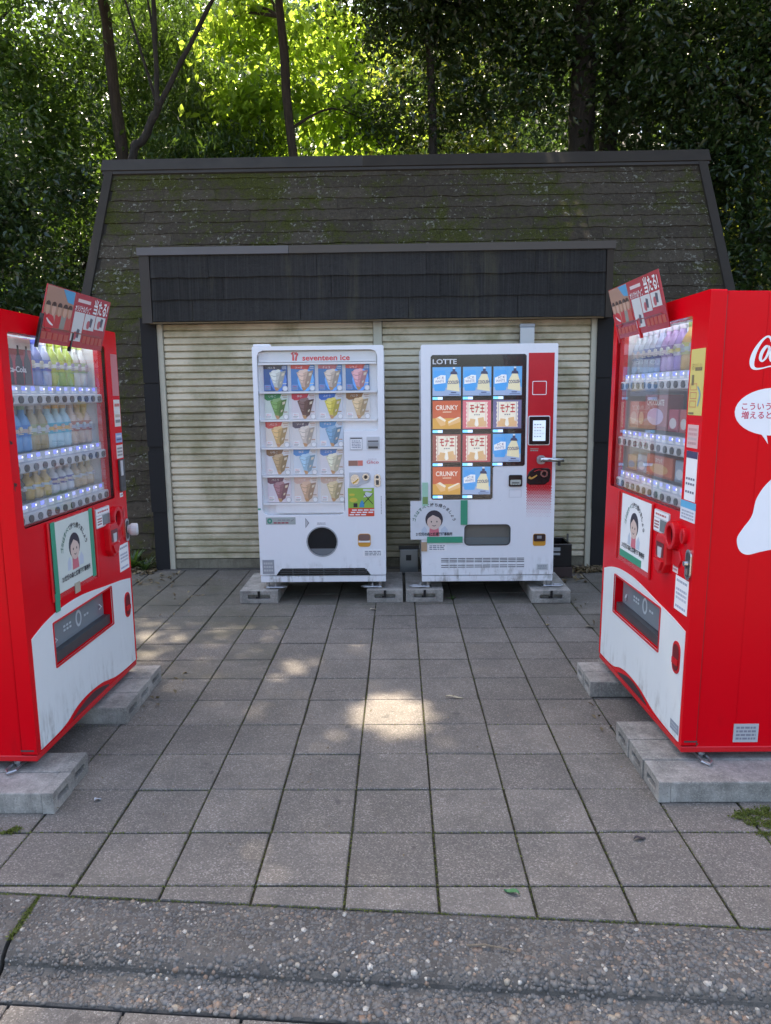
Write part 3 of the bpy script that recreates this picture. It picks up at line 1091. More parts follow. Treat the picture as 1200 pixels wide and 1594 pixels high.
# verges and ridge
for a, b in ((XL - .015, XL + .085), (XR - .085, XR + .015)):
    P(roof, 'verge_trim', TRIM2, g_box(RF, a, b, 0, SL - .002, -.10, .045))
P(roof, 'ridge_cap', TRIM, g_box(RF, XL - .06, -.4, SL - .14, SL + .03, .008, .055), label='grey metal ridge capping, left length')
P(roof, 'ridge_cap', TRIM2, g_box(RF, -.397, XR + .06, SL - .14, SL + .03, .008, .054), label='brown metal ridge capping, right length')
P(roof, 'ridge_lip', TRIM, g_box(RF, XL - .04, XR + .04, SL - .185, SL - .142, .006, .040))
# front bay
BF = Frame((0, -.15, 0))                           # building-space front: world Y = 6.70
P(bld, 'bay_roof', TRIM, ([(DX0, -.27, 2.83), (DX1, -.27, 2.83), (DX1, 1.75, 2.86), (DX0, 1.75, 2.86)], [(0, 1, 2, 3)]))
for x in (DX0 + .03, DX1 - .03):
    P(bld, 'bay_cheek', POST, g_box(BF, x - .02, x + .02, 0, 2.80, -1.7, -.03))
P(bld, 'post', POST, g_box(BF, -2.262, -2.135, -.02, 2.24, -.06, .02))
P(bld, 'post', POST, g_box(BF, 1.757, 1.885, -.02, 2.24, -.06, .02))
for x0 in (-2.272, 1.752):
    for z in (.55, 1.15, 1.72):
        P(bld, 'cladding_lap', POST, g_box(BF, x0, x0 + .138, z, z + .56, .0205, .028 + .004 * (z > 1)))
FF = Frame((0, -.30, 0))                           # fascia face: world Y = 6.55
P(bld, 'fascia_board', POST, g_box(FF, DX0 + .02, DX1 - .02, 2.235, 2.785, -.16, -.012))
fv = []


def g_fshingle(w, hh, rs_):
    n = 6
    lo = [(w * i / n, rs_.uniform(-.005, .005)) for i in range(n + 1)]
    v = [(u, -.016, q) for u, q in lo] + [(u, 0, q) for u, q in lo] + [(w * i / n, -.002, hh) for i in range(n + 1)]
    f = []
    for i in range(n):
        f.append((i, i + 1, 2 * (n + 1) + i + 1, 2 * (n + 1) + i))
        f.append((n + 1 + i, n + 2 + i, i + 1, i))
    f += [(0, 2 * (n + 1), n + 1), (n, 2 * n + 1, 3 * n + 2)]
    return v, f


for r in range(3):
    z0 = 2.235 + r * .183
    u = DX0 + .09
    first = True
    while u < DX1 - .07:
        wd = (.35, .62, .5)[r] if first else .93
        first = False
        u1 = min(u + wd, DX1 - .055)
        o = P(bld, 'fascia_shingle', FASCIA, g_fshingle(u1 - u - .004, .19, rnd))
        o.location = (u, -.30 - .002 - rnd.uniform(0, .003), z0)
        u = u1
P(bld, 'corner_trim', TRIM, g_box(FF, DX0 - .004, DX0 + .082, 2.225, 2.785, -.10, .014))
P(bld, 'corner_trim', TRIM2, g_box(FF, DX1 - .052, DX1 + .004, 2.225, 2.785, -.10, .014))
P(bld, 'coping', paint('grey_metal_coping', (0.105, 0.099, 0.098), .6, .3, scale=4), g_box(FF, DX0 - .015, -.92, 2.787, 2.850, -.16, .028), label='grey coping, left length')
P(bld, 'coping', paint('brown_metal_coping', (0.070, 0.060, 0.048), .7, .35, scale=4), g_box(FF, -.917, DX1 + .015, 2.787, 2.849, -.16, .027), label='brown coping, right length')
P(bld, 'soffit', POST, ([(DX0, -.30, 2.236), (DX1, -.30, 2.236), (DX1, -.10, 2.238), (DX0, -.10, 2.238)], [(3, 2, 1, 0)]))
P(bld, 'head_trim', paint('wood_trim', (.16, .12, .07), .7, .2), g_box(FF, DX0 + .05, DX1 - .06, 2.222, 2.233, -.06, .004))
# drip stain left by a leak
P(bld, 'lime_stain', paint('lime_stain', (.30, .30, .30), .9), g_box(FF, -.872, -.866, 2.62, 2.78, .0042, .0048), g_box(FF, -.93, -.80, 2.606, 2.614, .0042, .0048))
# shutters
P(bld, 'inner_wall', BLACK, g_box(BF, -2.13, 1.75, 0, 2.235, -.12, -.09))
for x0, x1, wd in ((-2.137, -2.085, 1), (-.215, -.137, 1), (1.705, 1.757, 1)):
    P(bld, 'shutter_rail', FRAMEM, g_box(BF, x0, x1, 0.0, 2.232, -.07, .012), bev=.004, seg=1)
pr = [(0, -.024), (.0012, -.004), (.004, .0025), (.010, .0045), (.020, .0045), (.0225, .0032), (.025, .0045), (.035, .0045), (.0375, .0032), (.040, .0045), (.046, .004), (.0478, .002), (.0484, -.018), (.0609, -.026)]


def slat_mesh(wd):
    v, f = [], []
    for x in (0, wd):
        for z, d in pr: v.append((x, -d, z))
    n = len(pr)
    for i in range(n - 1): f.append((i, n + i, n + i + 1, i + 1))
    return mesh_of('slat', [(v, f)], SLAT)


for nm, x0, x1 in (('left', -2.085, -.215), ('right', -.137, 1.705)):
    sh = bpy.data.objects.new('shutter', mesh_of('shutter', [g_box(BF, x0 + .002, x1 - .002, .012, .095, -.035, -.004)], concrete('bottom_bar_' + nm, (.20, .18, .13), (.10, .09, .06), 26)))
    link(sh, bld)
    sm = slat_mesh(x1 - x0 - .006)
    z = .098
    while z < 2.20:
        o = bpy.data.objects.new('slat', sm)
        link(o, sh)
        o.location = (x0 + .003, -.15 + .016 + rnd.uniform(-.0025, .002), z + rnd.uniform(-.001, .001))
        o.rotation_euler = (rnd.uniform(-.03, .03), rnd.uniform(-.0010, .0010), rnd.uniform(-.001, .001))
        z += .0612
    if nm == 'left':
        P(sh, 'pull_slot', BLACK, g_box(BF, -1.27, -1.17, .645, .668, -.008, -.003))
P(bld, 'sill', KERBC, g_box(BF, DX0, DX1, -.05, .008, -.10, .03))

# ------------------------------------------------------------------ vending machines: common pieces
def machine_root(name, label, loc, rz):
    return thing(name, label, 'vending machine', loc, rz, 'vending machines on the paved yard')


def feet(root, zb, zt, spots, W):
    """levelling bolts with a clamp strap each; spots in machine space"""
    for (x, y, sx) in spots:
        ft = P(root, 'levelling_foot', STEEL, g_lathe((x, y, zb - zt), [(.014, .004), (.014, zt - zb)], 8), g_lathe((x, y, zb - zt), [(.030, .001), (.030, .010), (.012, .016)], 10))
        P(ft, 'clamp_strap', GALV, g_tube([(x - .01 * sx, y - .018, zb - zt + .012), (x + .12 * sx, y - .020, zb - zt + .012), (x + .145 * sx, y, zb - zt + .012), (x + .12 * sx, y + .020, zb - zt + .012), (x - .01 * sx, y + .018, zb - zt + .012)], .0065, 6),
          g_lathe((x + .06 * sx, y, zb - zt + .0), [(.008, .003), (.008, .042)], 6), g_lathe((x + .06 * sx, y, zb - zt + .017), [(.015, 0), (.015, .012)], 6))


def girl(parent, fr, cu, cv, s):
    """plain cartoon of a woman with dark bobbed hair and a pink top"""
    for q, w_ in ((.78, .28), (-.80, .22)):
        P(parent, 'picture', ink((.50, .56, .64)), g_prism(fr, [(cu + q * s - w_ * s, cv - 1.18 * s), (cu + q * s + w_ * s, cv - 1.18 * s), (cu + q * s + w_ * 1.1 * s, cv - .72 * s), (cu + q * s + .05 * s, cv - .42 * s), (cu + q * s - w_ * .9 * s, cv - .70 * s)], [], 0, .0016), label='pale blue bag in the drawing')
    P(parent, 'picture', ink((.62, .16, .20)), g_prism(fr, [(cu - .42 * s, cv - 1.25 * s), (cu + .42 * s, cv - 1.25 * s), (cu + .34 * s, cv - .45 * s), (cu - .34 * s, cv - .45 * s)], [], 0, .0022), label='pink top')
    P(parent, 'picture', ink((.03, .025, .04)), g_prism(fr, ell(cu, cv + .12 * s, .70 * s, .74 * s, 20), [], 0, .0026), label='dark hair')
    P(parent, 'picture', ink((.66, .50, .42)), g_prism(fr, [(cu + .56 * s * math.cos(R(a)), cv - .10 * s + .60 * s * math.sin(R(a))) for a in range(150, 385, 15)] + [(cu + .35 * s, cv + .28 * s), (cu - .1 * s, cv + .48 * s)], [], 0, .0032), label='face')
    P(parent, 'picture', INKK, *[g_prism(fr, ell(cu + q * s, cv - .06 * s, .045 * s, .075 * s, 8), [], 0, .0038) for q in (-.22, .22)], g_stroke(fr, [(cu - .16 * s, cv - .34 * s, .03 * s), (cu, cv - .41 * s, .05 * s), (cu + .16 * s, cv - .34 * s, .03 * s)], .0038), label='eyes and mouth')


def notice(label, mroot_loc, rz, fr_shift, u0, u1, v0, v1, tapes, arc, paper=LW, sc=(1, 1, 1), lean=0.0, zb=0.0):
    """taped paper notice; u/v in the face it is stuck on"""
    M = Matrix.Rotation(rz, 4, 'Z') @ Matrix.Rotation(lean, 4, 'X')
    base = M @ Vector(((u0 + u1) / 2 * sc[0], -fr_shift, (v0 - zb) * sc[2])) + Vector((mroot_loc[0], mroot_loc[1], zb))
    root = thing('paper_notice', label, 'notice', base, rz, 'litter notices taped to the machines')
    root.rotation_euler.x = lean
    root.scale = sc
    f = Frame((-(u0 + u1) / 2, 0, -v0))
    W, H = u1 - u0, v1 - v0
    P(root, 'paper', paper, g_box(f, u0, u1, v0, v1, 0, .0012))
    cu, cv = u0 + W * arc[0], v0 + H * arc[1]
    s = "ゴミはすべて持ち帰りましょう"
    rad = arc[2]
    n = len(s)
    for i, ch in enumerate(s):
        a = R(168 - 156 * i / (n - 1))
        text(root, f, ch, cu + rad * math.cos(a), cv + rad * .92 * math.sin(a), arc[3], INKG if i < 5 else INKK, .0022, rot=a - math.pi / 2, bold=.03)
    girl(root, f, cu, cv + rad * .12, rad * .62)
    text(root, f, "21世紀の森と広場管理事務所", cu, v0 + H * arc[4], arc[3] * .95, INKK, .0040, w=W * arc[5], bold=.035)
    text(root, f, "松戸市役所", cu, v0 + H * arc[4] - arc[3] * 1.3, arc[3] * .5, ink((.5, .12, .12)), .0036, w=W * .34) if False else None
    for i, (a, b, c, d, mt) in enumerate(tapes):
        P(root, 'tape', mt, g_box(f, a, b, c, d, .0015 + .0001 * i, .0036 + .0007 * i))
    return root


def sticker(parent, fr, u0, u1, v0, v1, bgc, lines=(), name='sticker', d=.0016, lh=None):
    """label with rows of small print; lines = colours of the rows"""
    s = P(parent, name, bgc if not isinstance(bgc, tuple) else ink(bgc), g_box(fr, u0, u1, v0, v1, 0, d))
    n = len(lines)
    for i, c in enumerate(lines):
        if c is None: continue
        hh = (v1 - v0) / (n + 1)
        vc = v1 - hh * (i + 1)
        gs, u = [], u0 + (u1 - u0) * .10
        while u < u1 - (u1 - u0) * .12:
            e = min(u + (u1 - u0) * rnd.uniform(.07, .2), u1 - (u1 - u0) * .10)
            gs.append(g_box(fr, u, e, vc - hh * .28, vc + hh * .28, d - .0004, d + .0006))
            u = e + (u1 - u0) * .035
        P(s, 'print', ink(c), *gs)
    return s


# ------------------------------------------------------------------ ice cream machine (left of the pair)
M1 = (-1.082, 5.585, 0.155)
m1 = machine_root('ice_cream_vending_machine', 'white ice cream vending machine with red seventeen ice header and round hatch', M1, 0)
F = Frame((0, 0, -.155))
W1 = .978
P(m1, 'cabinet', WHITE, g_box(F, .008, W1 - .008, .165, 1.945, -.78, -.062), bev=.006)
win = rrect(.035, .930, 1.335, 1.925, .045)
# L shaped window: tall part to the left, header and two rows across
win = [(.930, 1.88), (.917, 1.912), (.885, 1.925), (.08, 1.925), (.048, 1.912), (.035, 1.88), (.035, .73), (.048, .70), (.08, .686), (.63, .686), (.66, .70), (.670, .73), (.670, 1.325), (.905, 1.325), (.925, 1.335), (.930, 1.36)]
door = P(m1, 'door', WHITE, g_prism(F, rrect(0, W1, .213, 1.955, .012), [win, ell(.488, .478, .118, .116, 28)], -.058, 0), bev=.0035, seg=1)
P(m1, 'kick_plate', WHITE, g_box(F, .002, W1 - .002, .157, .206, -.06, -.004), bev=.003, seg=1)
P(m1, 'display_back', INW, g_prism(F, [(.02, .67), (.685, .67), (.685, 1.31), (.945, 1.31), (.945, 1.94), (.02, 1.94)], [], -.056, -.055))
P(m1, 'header_panel', paint('header_print', (.70, .72, .74), .4), g_box(F, .042, .924, 1.84, 1.915, -.054, -.030))
text(m1, F, "seventeen ice", .548, 1.871, .040, ink((.72, .04, .06)), -.0285, w=.355, bold=.05)
P(m1, 'emblem', ink((.66, .05, .07)), g_stroke(F, [(.288, 1.898, .012), (.300, 1.903, .010), (.303, 1.880, .014), (.302, 1.850, .015)], -.0285), g_stroke(F, [(.312, 1.900, .014), (.330, 1.900, .014), (.336, 1.896, .012), (.326, 1.878, .013), (.322, 1.850, .014)], -.0285), g_stroke(F, [(.294, 1.907, .006), (.306, 1.912, .006), (.318, 1.907, .006), (.330, 1.912, .006)], -.0285))
rows_v = [1.832, 1.621, 1.411, 1.201, .988, .776]
for i, v in enumerate(rows_v):
    u1 = .924 if i < 3 else .664
    P(m1, 'shelf_lip', INW, g_box(F, .040, u1, v - .011, v + .003, -.054, -.016))
ICE = [[((.03, .10, .30), (.03, .03, .05), (.60, .62, .56)), ((.06, .22, .52), (.62, .06, .05), (.66, .45, .34)), ((.06, .20, .46), (.50, .14, .16), (.62, .50, .40)), ((.05, .18, .42), (.62, .07, .06), (.72, .34, .36))],
       [((.66, .74, .66), (.03, .22, .07), (.14, .30, .06)), ((.74, .68, .70), (.58, .04, .07), (.14, .055, .045)), ((.70, .72, .76), (.04, .16, .55), (.70, .58, .07)), ((.76, .72, .66), (.28, .13, .04), (.70, .50, .26))],
       [((.76, .70, .62), (.60, .05, .05), (.62, .40, .14)), ((.74, .72, .70), (.06, .05, .10), (.62, .54, .46)), ((.58, .70, .82), (.06, .30, .62), (.12, .32, .50))],
       [((.74, .74, .76), (.20, .10, .04), (.42, .28, .12)), ((.66, .74, .80), (.05, .28, .65), (.30, .52, .66)), ((.76, .74, .76), (.05, .22, .58), (.74, .70, .50))],
       [((.74, .68, .74), (.16, .05, .10), (.28, .10, .14)), ((.76, .66, .60), (.70, .46, .38), (.58, .36, .22)), ((.76, .70, .64), (.66, .46, .36), (.62, .50, .26))]]
for r, row in enumerate(ICE):
    for c, (bgc, bnd, ice) in enumerate(row):
        u0 = .075 + c * .2055
        u1, v1 = u0 + .178, rows_v[r] - .014
        v0 = v1 - .190
        card = P(m1, 'product_card', ink(bgc), g_box(F, u0, u1, v0, v1, -.054, -.040))
        D = -.0395
        if r == 0:
            P(card, 'picture', ink(tuple(min(1, x * 2.2 + .05) for x in bgc)), g_prism(F, ell(u0 + .11, v0 + .08, .062, .085, 14), [], D, D + .0006))
        P(card, 'title_band', ink(bnd), g_prism(F, [(u0, v1), (u0 + .13, v1), (u0 + .118, v1 - .028), (u0 + .085, v1 - .047), (u0 + .02, v1 - .050), (u0, v1 - .036)] if r else [(u0, v1), (u1 - .03, v1), (u1 - .05, v1 - .034), (u0, v1 - .026)], [], D, D + .001))
        text(card, F, ("バニラ", "ソーダ", "チョコ", "いちご", "抹茶", "ぶどう")[(r * 3 + c) % 6], u0 + .06, v1 - .019, .014, INKW, D + .002)
        cu = u0 + .100
        P(card, 'ice_picture', ink(ice), g_prism(F, [(cu - .058, v0 + .135), (cu - .03, v0 + .148), (cu + .01, v0 + .142), (cu + .03, v0 + .146), (cu + .018, v0 + .025), (cu - .022, v0 + .030)], [], D, D + .0018))
        P(card, 'ice_picture', ink(tuple(min(1, x * 1.35 + .06) for x in ice)), g_prism(F, [(cu - .050, v0 + .128), (cu - .02, v0 + .140), (cu - .004, v0 + .12), (cu - .012, v0 + .06), (cu - .026, v0 + .06)], [], D, D + .0024), label='lighter side of the ice cream')
        P(card, 'wrapper_picture', ink(tuple(x * .62 for x in ice)), g_prism(F, [(cu + .028, v0 + .142), (cu + .068, v0 + .150), (cu + .034, v0 + .030), (cu + .008, v0 + .012), (cu + .002, v0 + .05)], [], D, D + .003))
        P(card, 'wrapper_stripe', ink((.72, .62, .46)), g_prism(F, [(cu + .036, v0 + .128), (cu + .058, v0 + .134), (cu + .052, v0 + .114), (cu + .034, v0 + .108)], [], D, D + .004), g_prism(F, [(cu + .022, v0 + .066), (cu + .036, v0 + .074), (cu + .032, v0 + .058), (cu + .02, v0 + .05)], [], D, D + .004))
        P(card, 'cone_tip_picture', ink((.52, .28, .12)), g_prism(F, [(cu - .024, v0 + .03), (cu + .020, v0 + .022), (cu + .004, v0 + .002), (cu - .012, v0 + .002)], [], D, D + .0028))
        P(card, 'ice_picture', ink(tuple(min(1, x * 1.15 + .12) for x in ice)), g_prism(F, ell(cu - .016, v0 + .142, .026, .013, 12), [], D, D + .0026), g_prism(F, ell(cu + .010, v0 + .150, .018, .010, 10), [], D, D + .0030), label='cream dollop')
        P(card, 'ice_picture', ink(tuple(x * .72 for x in ice)), g_stroke(F, [(cu - .044, v0 + .118, .003), (cu - .018, v0 + .108, .005), (cu + .018, v0 + .120, .003)], D + .0028), g_stroke(F, [(cu - .036, v0 + .084, .003), (cu - .012, v0 + .074, .005), (cu + .014, v0 + .086, .003)], D + .0028), label='ripple lines')
        P(card, 'print', ink((.45, .30, .22) if r else (.62, .66, .74)), g_box(F, u0 + .132, u1 - .006, v1 - .016, v1 - .010, D, D + .001), g_box(F, u0 + .140, u1 - .006, v1 - .028, v1 - .024, D, D + .001), g_box(F, u1 - .036, u1 - .008, v0 + .050, v0 + .058, D, D + .001))
        P(card, 'price_tag', INKW if r else ink((.20, .32, .60)), g_box(F, u0 + .004, u0 + .050, v0 + .006, v0 + .046, D, D + .001))
        text(card, F, "Glico", u0 + .027, v0 + .034, .010, INKR, D + .0016)
        P(card, 'print', INKGREY, g_box(F, u0 + .008, u0 + .046, v0 + .018, v0 + .022, D, D + .0018), g_box(F, u0 + .008, u0 + .040, v0 + .010, v0 + .013, D, D + .0018))
        b = P(card, 'select_button', LGREY, g_prism(F, ell(u1 - .018, v0 + .018, .021, .021, 16), [], D, D + .010))
        P(card, 'button_face', INKW, g_prism(F, ell(u1 - .018, v0 + .018, .016, .016, 16), [], D + .010, D + .0112))
P(m1, 'window_pane', GLASS, g_prism(F, win, [], -.012, -.012))
P(m1, 'blank_panel', INW, g_box(F, .135, .664, .700, .765, -.054, -.022))
# right column
kp = P(m1, 'instruction_panel', LGREY, g_prism(F, rrect(.715, .812, 1.180, 1.281, .006), [], 0, .004))
sticker(kp, F, .721, .806, 1.190, 1.262, INKW, [(.25, .27, .32)] * 5, 'panel_print', .0052)
P(kp, 'panel_bar', DKGREY, g_box(F, .720, .807, 1.266, 1.273, .003, .0055))
bl = P(m1, 'bill_slot', LGREY, g_prism(F, rrect(.842, .941, 1.187, 1.281, .006), [], 0, .008))
P(bl, 'slot_mouth', DKGREY, g_box(F, .852, .931, 1.243, 1.252, .0, .0095), g_box(F, .855, .928, 1.192, 1.208, .0, .0095))
P(bl, 'slot_plate', GREY, g_prism(F, rrect(.850, .933, 1.212, 1.240, .008), [], .008, .013))
st = P(m1, 'sticker', ink((.34, .17, .12)), g_box(F, .702, .772, 1.062, 1.102, 0, .0016))
P(m1, 'sticker', ink((.66, .20, .15)), g_box(F, .773, .811, 1.062, 1.102, 0, .0016))
text(m1, F, "Glico", .886, 1.090, .024, INKR, .002, w=.09)
sticker(m1, F, .845, .925, 1.106, 1.118, WHITE, [(.4, .4, .42)], d=.0008)
cp = P(m1, 'coin_panel', LGREY, g_prism(F, [(.706, .900), (.775, .900), (.800, .918), (.850, .932), (.870, .955), (.872, .985), (.862, 1.008), (.840, 1.014), (.706, 1.014)], [], 0, .006), bev=.002, seg=1)
P(cp, 'coin_plate', STEEL, g_prism(F, ell(.750, .958, .034, .040, 16), [], .006, .009))
P(cp, 'coin_lever', paint('brass', (.50, .34, .08), .35, metal=.8), g_stroke(F, [(.732, .930, .012), (.752, .940, .012), (.776, .962, .010)], .0105))
P(cp, 'coin_slot_ring', STEEL, g_prism(F, ell(.832, .977, .026, .026, 18), [ell(.832, .977, .014, .014, 14)], .006, .014))
P(cp, 'coin_slot_hole', BLACK, g_prism(F, ell(.832, .977, .015, .015, 14), [], .006, .008))
lk = P(m1, 'door_lock', STEEL, g_prism(F, rrect(.896, .944, .900, .998, .022), [], 0, .006), bev=.002, seg=1)
P(lk, 'lock_core', DKGREY, g_prism(F, ell(.920, .975, .012, .012, 12), [], .006, .008), g_box(F, .909, .931, .915, .952, .006, .0075))
gp = P(m1, 'recycling_poster', ink((.28, .46, .06)), g_box(F, .694, .893, .674, .892, 0, .0016))
P(gp, 'print', ink((.68, .07, .03)), g_box(F, .694, .893, .674, .738, .0012, .0024))
P(gp, 'print', ink((.62, .52, .06)), g_prism(F, ell(.735, .80, .032, .018, 12), [], 0, .0026), g_prism(F, ell(.725, .84, .022, .010, 12), [], 0, .0026))
P(gp, 'print', ink((.62, .66, .66)), g_prism(F, [(.812, .82), (.875, .83), (.882, .85), (.83, .862)], [], 0, .0026), g_prism(F, rrect(.81, .875, .868, .885, .004), [], 0, .0022))
P(gp, 'print', ink((.06, .28, .52)), g_prism(F, [(.778, .745), (.815, .745), (.818, .775), (.800, .800), (.785, .775)], [], 0, .0026))
P(gp, 'print', INKK, g_stroke(F, [(.812, .770, .005), (.885, .850, .005)], .003), g_stroke(F, [(.815, .848, .005), (.882, .768, .005)], .003), g_box(F, .735, .765, .745, .775, 0, .0026))
for i in range(3):
    P(gp, 'print', INKW, *[g_box(F, .703 + .045 * k + .01 * i, .703 + .045 * k + .01 * i + .036, .682 + .018 * i, .691 + .018 * i, .0022, .0030) for k in range(4 if i else 3)])
P(m1, 'side_print', INKGREY, *[g_box(F, .944, .950, .69 + .012 * k, .697 + .012 * k, 0, .001) for k in range(12)])
gs_ = P(m1, 'eco_sticker', ink((.36, .40, .38)), g_box(F, .059, .287, .615, .671, 0, .0016))
P(gs_, 'emblem', ink((.03, .26, .17)), g_prism(F, ell(.088, .643, .019, .021, 14), [ell(.088, .643, .009, .010, 10)], 0, .0024))
P(gs_, 'print', ink((.35, .06, .08)), *[g_box(F, .118 + .030 * k, .142 + .030 * k, .623, .633, 0, .0024) for k in range(4)])
P(gs_, 'print', INKGREY, *[g_box(F, .15 + .034 * k, .176 + .034 * k, .646, .653, 0, .0024) for k in range(3)], g_stroke(F, [(.252, .640, .008), (.275, .655, .005)], .0024))
P(m1, 'arrow_mark', INKGREY, g_prism(F, [(.362, .665), (.392, .625), (.362, .585)], [[(.367, .652), (.384, .625), (.367, .598)]], 0, .0008), *[g_box(F, .369, .369 + .004 * (3 - abs(k)) + .002, .622 + .008 * k, .626 + .008 * k, 0, .0008) for k in range(-2, 3)])
sticker(m1, F, .445, .525, .606, .634, WHITE, [(.3, .3, .32), (.3, .3, .32)], d=.0008)
hatch = P(m1, 'pickup_hatch', paint('smoked_plastic', (.015, .016, .018), .06), g_prism(F, ell(.488, .478, .119, .117, 28), [], -.030, -.020))
P(hatch, 'hatch_rim', GREY, g_prism(F, ell(.488, .478, .122, .120, 28), [ell(.488, .478, .113, .111, 28)], -.01, .003))
P(hatch, 'hatch_floor', paint('smoked_plastic_light', (.17, .18, .19), .12), g_prism(F, ell(.488, .478, .112, .110, 18, 212, 328), [], -.0195, -.0185))
cr = P(m1, 'coin_return', paint('amber_print', (.62, .30, .03), .4), g_prism(F, rrect(.764, .862, .436, .538, .022), [], -.001, .003))
P(cr, 'flap', paint('brown_smoked', (.20, .12, .10), .2), g_prism(F, rrect(.768, .858, .484, .534, .018), [], .003, .008))
P(cr, 'flap_strip', INKW, g_box(F, .768, .858, .470, .484, .003, .005))
sticker(m1, F, .800, .955, .358, .412, INKW, [(.22, .23, .26)] * 3)
sticker(m1, F, .020, .110, .226, .337, (.30, .31, .33), [(.5, .5, .5), (.5, .5, .5), (.5, .5, .5)], 'rating_plate', d=.003)
vt = P(m1, 'vent_grille', BLACK, g_prism(F, [(.126, .2135), (.858, .2135), (.840, .240), (.812, .268), (.170, .268), (.142, .240)], [], -.001, .0022))
P(vt, 'vent_bar', DKGREY, *[g_box(F, .155, .830, z, z + .006, .001, .006) for z in (.226, .240, .254)], *[g_box(F, u, u + .010, .220, .266, .001, .007) for u in (.25, .37, .49, .61, .73)])
P(m1, 'hinge_cover', WHITE, g_box(F, .010, .135, 1.9552, 1.972, -.07, -.006), bev=.004, seg=1)
P(m1, 'side_tag', ink((.10, .32, .22)), g_box(F, .0005, .022, .728, .742, 0, .001))
feet(m1, .1005, .155, [(.05, .035, 1), (.93, .035, -1)], W1)

# ------------------------------------------------------------------ frozen sweets machine (right of the pair)
M2 = (.172, 5.585, .150)
m2 = machine_root('frozen_snack_vending_machine', 'white ice vending machine with black picture window and red right column', M2, 0)
F = Frame((0, 0, -.150))
W2 = 1.012
P(m2, 'cabinet', WHITE, g_box(F, .008, W2 - .008, .165, 1.945, -.80, -.062), bev=.006)
P(m2, 'door', WHITE, g_prism(F, rrect(0, W2, .206, 1.952, .012), [rrect(.330, .677, .442, .599, .032)], -.058, 0), bev=.0035, seg=1)
P(m2, 'kick_plate', WHITE, g_box(F, .002, W2 - .002, .154, .200, -.06, -.004), bev=.003, seg=1)
pan = P(m2, 'display_panel', BLACK, g_prism(F, [(.085, 1.877), (.768, 1.877), (.780, 1.865), (.780, 1.061), (.768, 1.049), (.552, 1.049), (.540, 1.037), (.540, .809), (.528, .797), (.085, .797), (.072, .81), (.072, 1.864)], [], -.002, .003))
text(pan, F, "LOTTE", .176, 1.829, .036, ink((.75, .76, .78)), .0045, w=.178, bold=.03)
EM = .09


def lit(c): return paint('lit_print', c, .35, .05, emit=EM)


def coolish(cell, u0, v0):
    P(cell, 'backdrop', lit((.10, .34, .66)), g_box(F, u0, u0 + .210, v0 + .06, v0 + .210, .003, .0046))
    P(cell, 'backdrop', lit((.30, .40, .58)), g_box(F, u0, u0 + .210, v0, v0 + .06, .003, .0046))
    P(cell, 'pack_picture', lit((.06, .32, .70)), g_prism(F, rrect(u0 + .012, u0 + .094, v0 + .035, v0 + .185, .014), [], .004, .0056))
    P(cell, 'pack_label', lit((.78, .80, .80)), g_prism(F, [(u0 + .010, v0 + .085), (u0 + .096, v0 + .095), (u0 + .096, v0 + .150), (u0 + .06, v0 + .152), (u0 + .05, v0 + .145), (u0 + .010, v0 + .128)], [], .005, .0062))
    text(cell, F, "ICE", u0 + .060, v0 + .132, .016, ink((.05, .12, .35)), .0066, w=.05, rot=.1)
    text(cell, F, "WHITE", u0 + .052, v0 + .107, .020, ink((.04, .12, .40)), .0066, w=.068, rot=.08)
    P(cell, 'pouch_picture', lit((.70, .64, .42)), g_prism(F, [(u0 + .106, v0 + .045), (u0 + .200, v0 + .030), (u0 + .196, v0 + .10), (u0 + .178, v0 + .158), (u0 + .140, v0 + .160), (u0 + .112, v0 + .11)], [], .004, .0058))
    P(cell, 'pouch_cap', lit((.03, .04, .10)), g_prism(F, [(u0 + .130, v0 + .158), (u0 + .186, v0 + .156), (u0 + .178, v0 + .176), (u0 + .168, v0 + .180), (u0 + .168, v0 + .196), (u0 + .148, v0 + .196), (u0 + .148, v0 + .180), (u0 + .136, v0 + .176)], [], .004, .0062))
    P(cell, 'cap_top', lit((.62, .64, .66)), g_box(F, u0 + .150, u0 + .166, v0 + .196, v0 + .208, .004, .0058))
    text(cell, F, "COOLISH", u0 + .154, v0 + .100, .024, ink((.03, .07, .24)), .0066, w=.088, rot=.04, bold=.04)
    P(cell, 'print', ink((.06, .08, .2)), g_box(F, u0 + .135, u0 + .175, v0 + .020, v0 + .027, .004, .0056), g_box(F, u0 + .120, u0 + .20, v0 + .008, v0 + .012, .004, .0056))


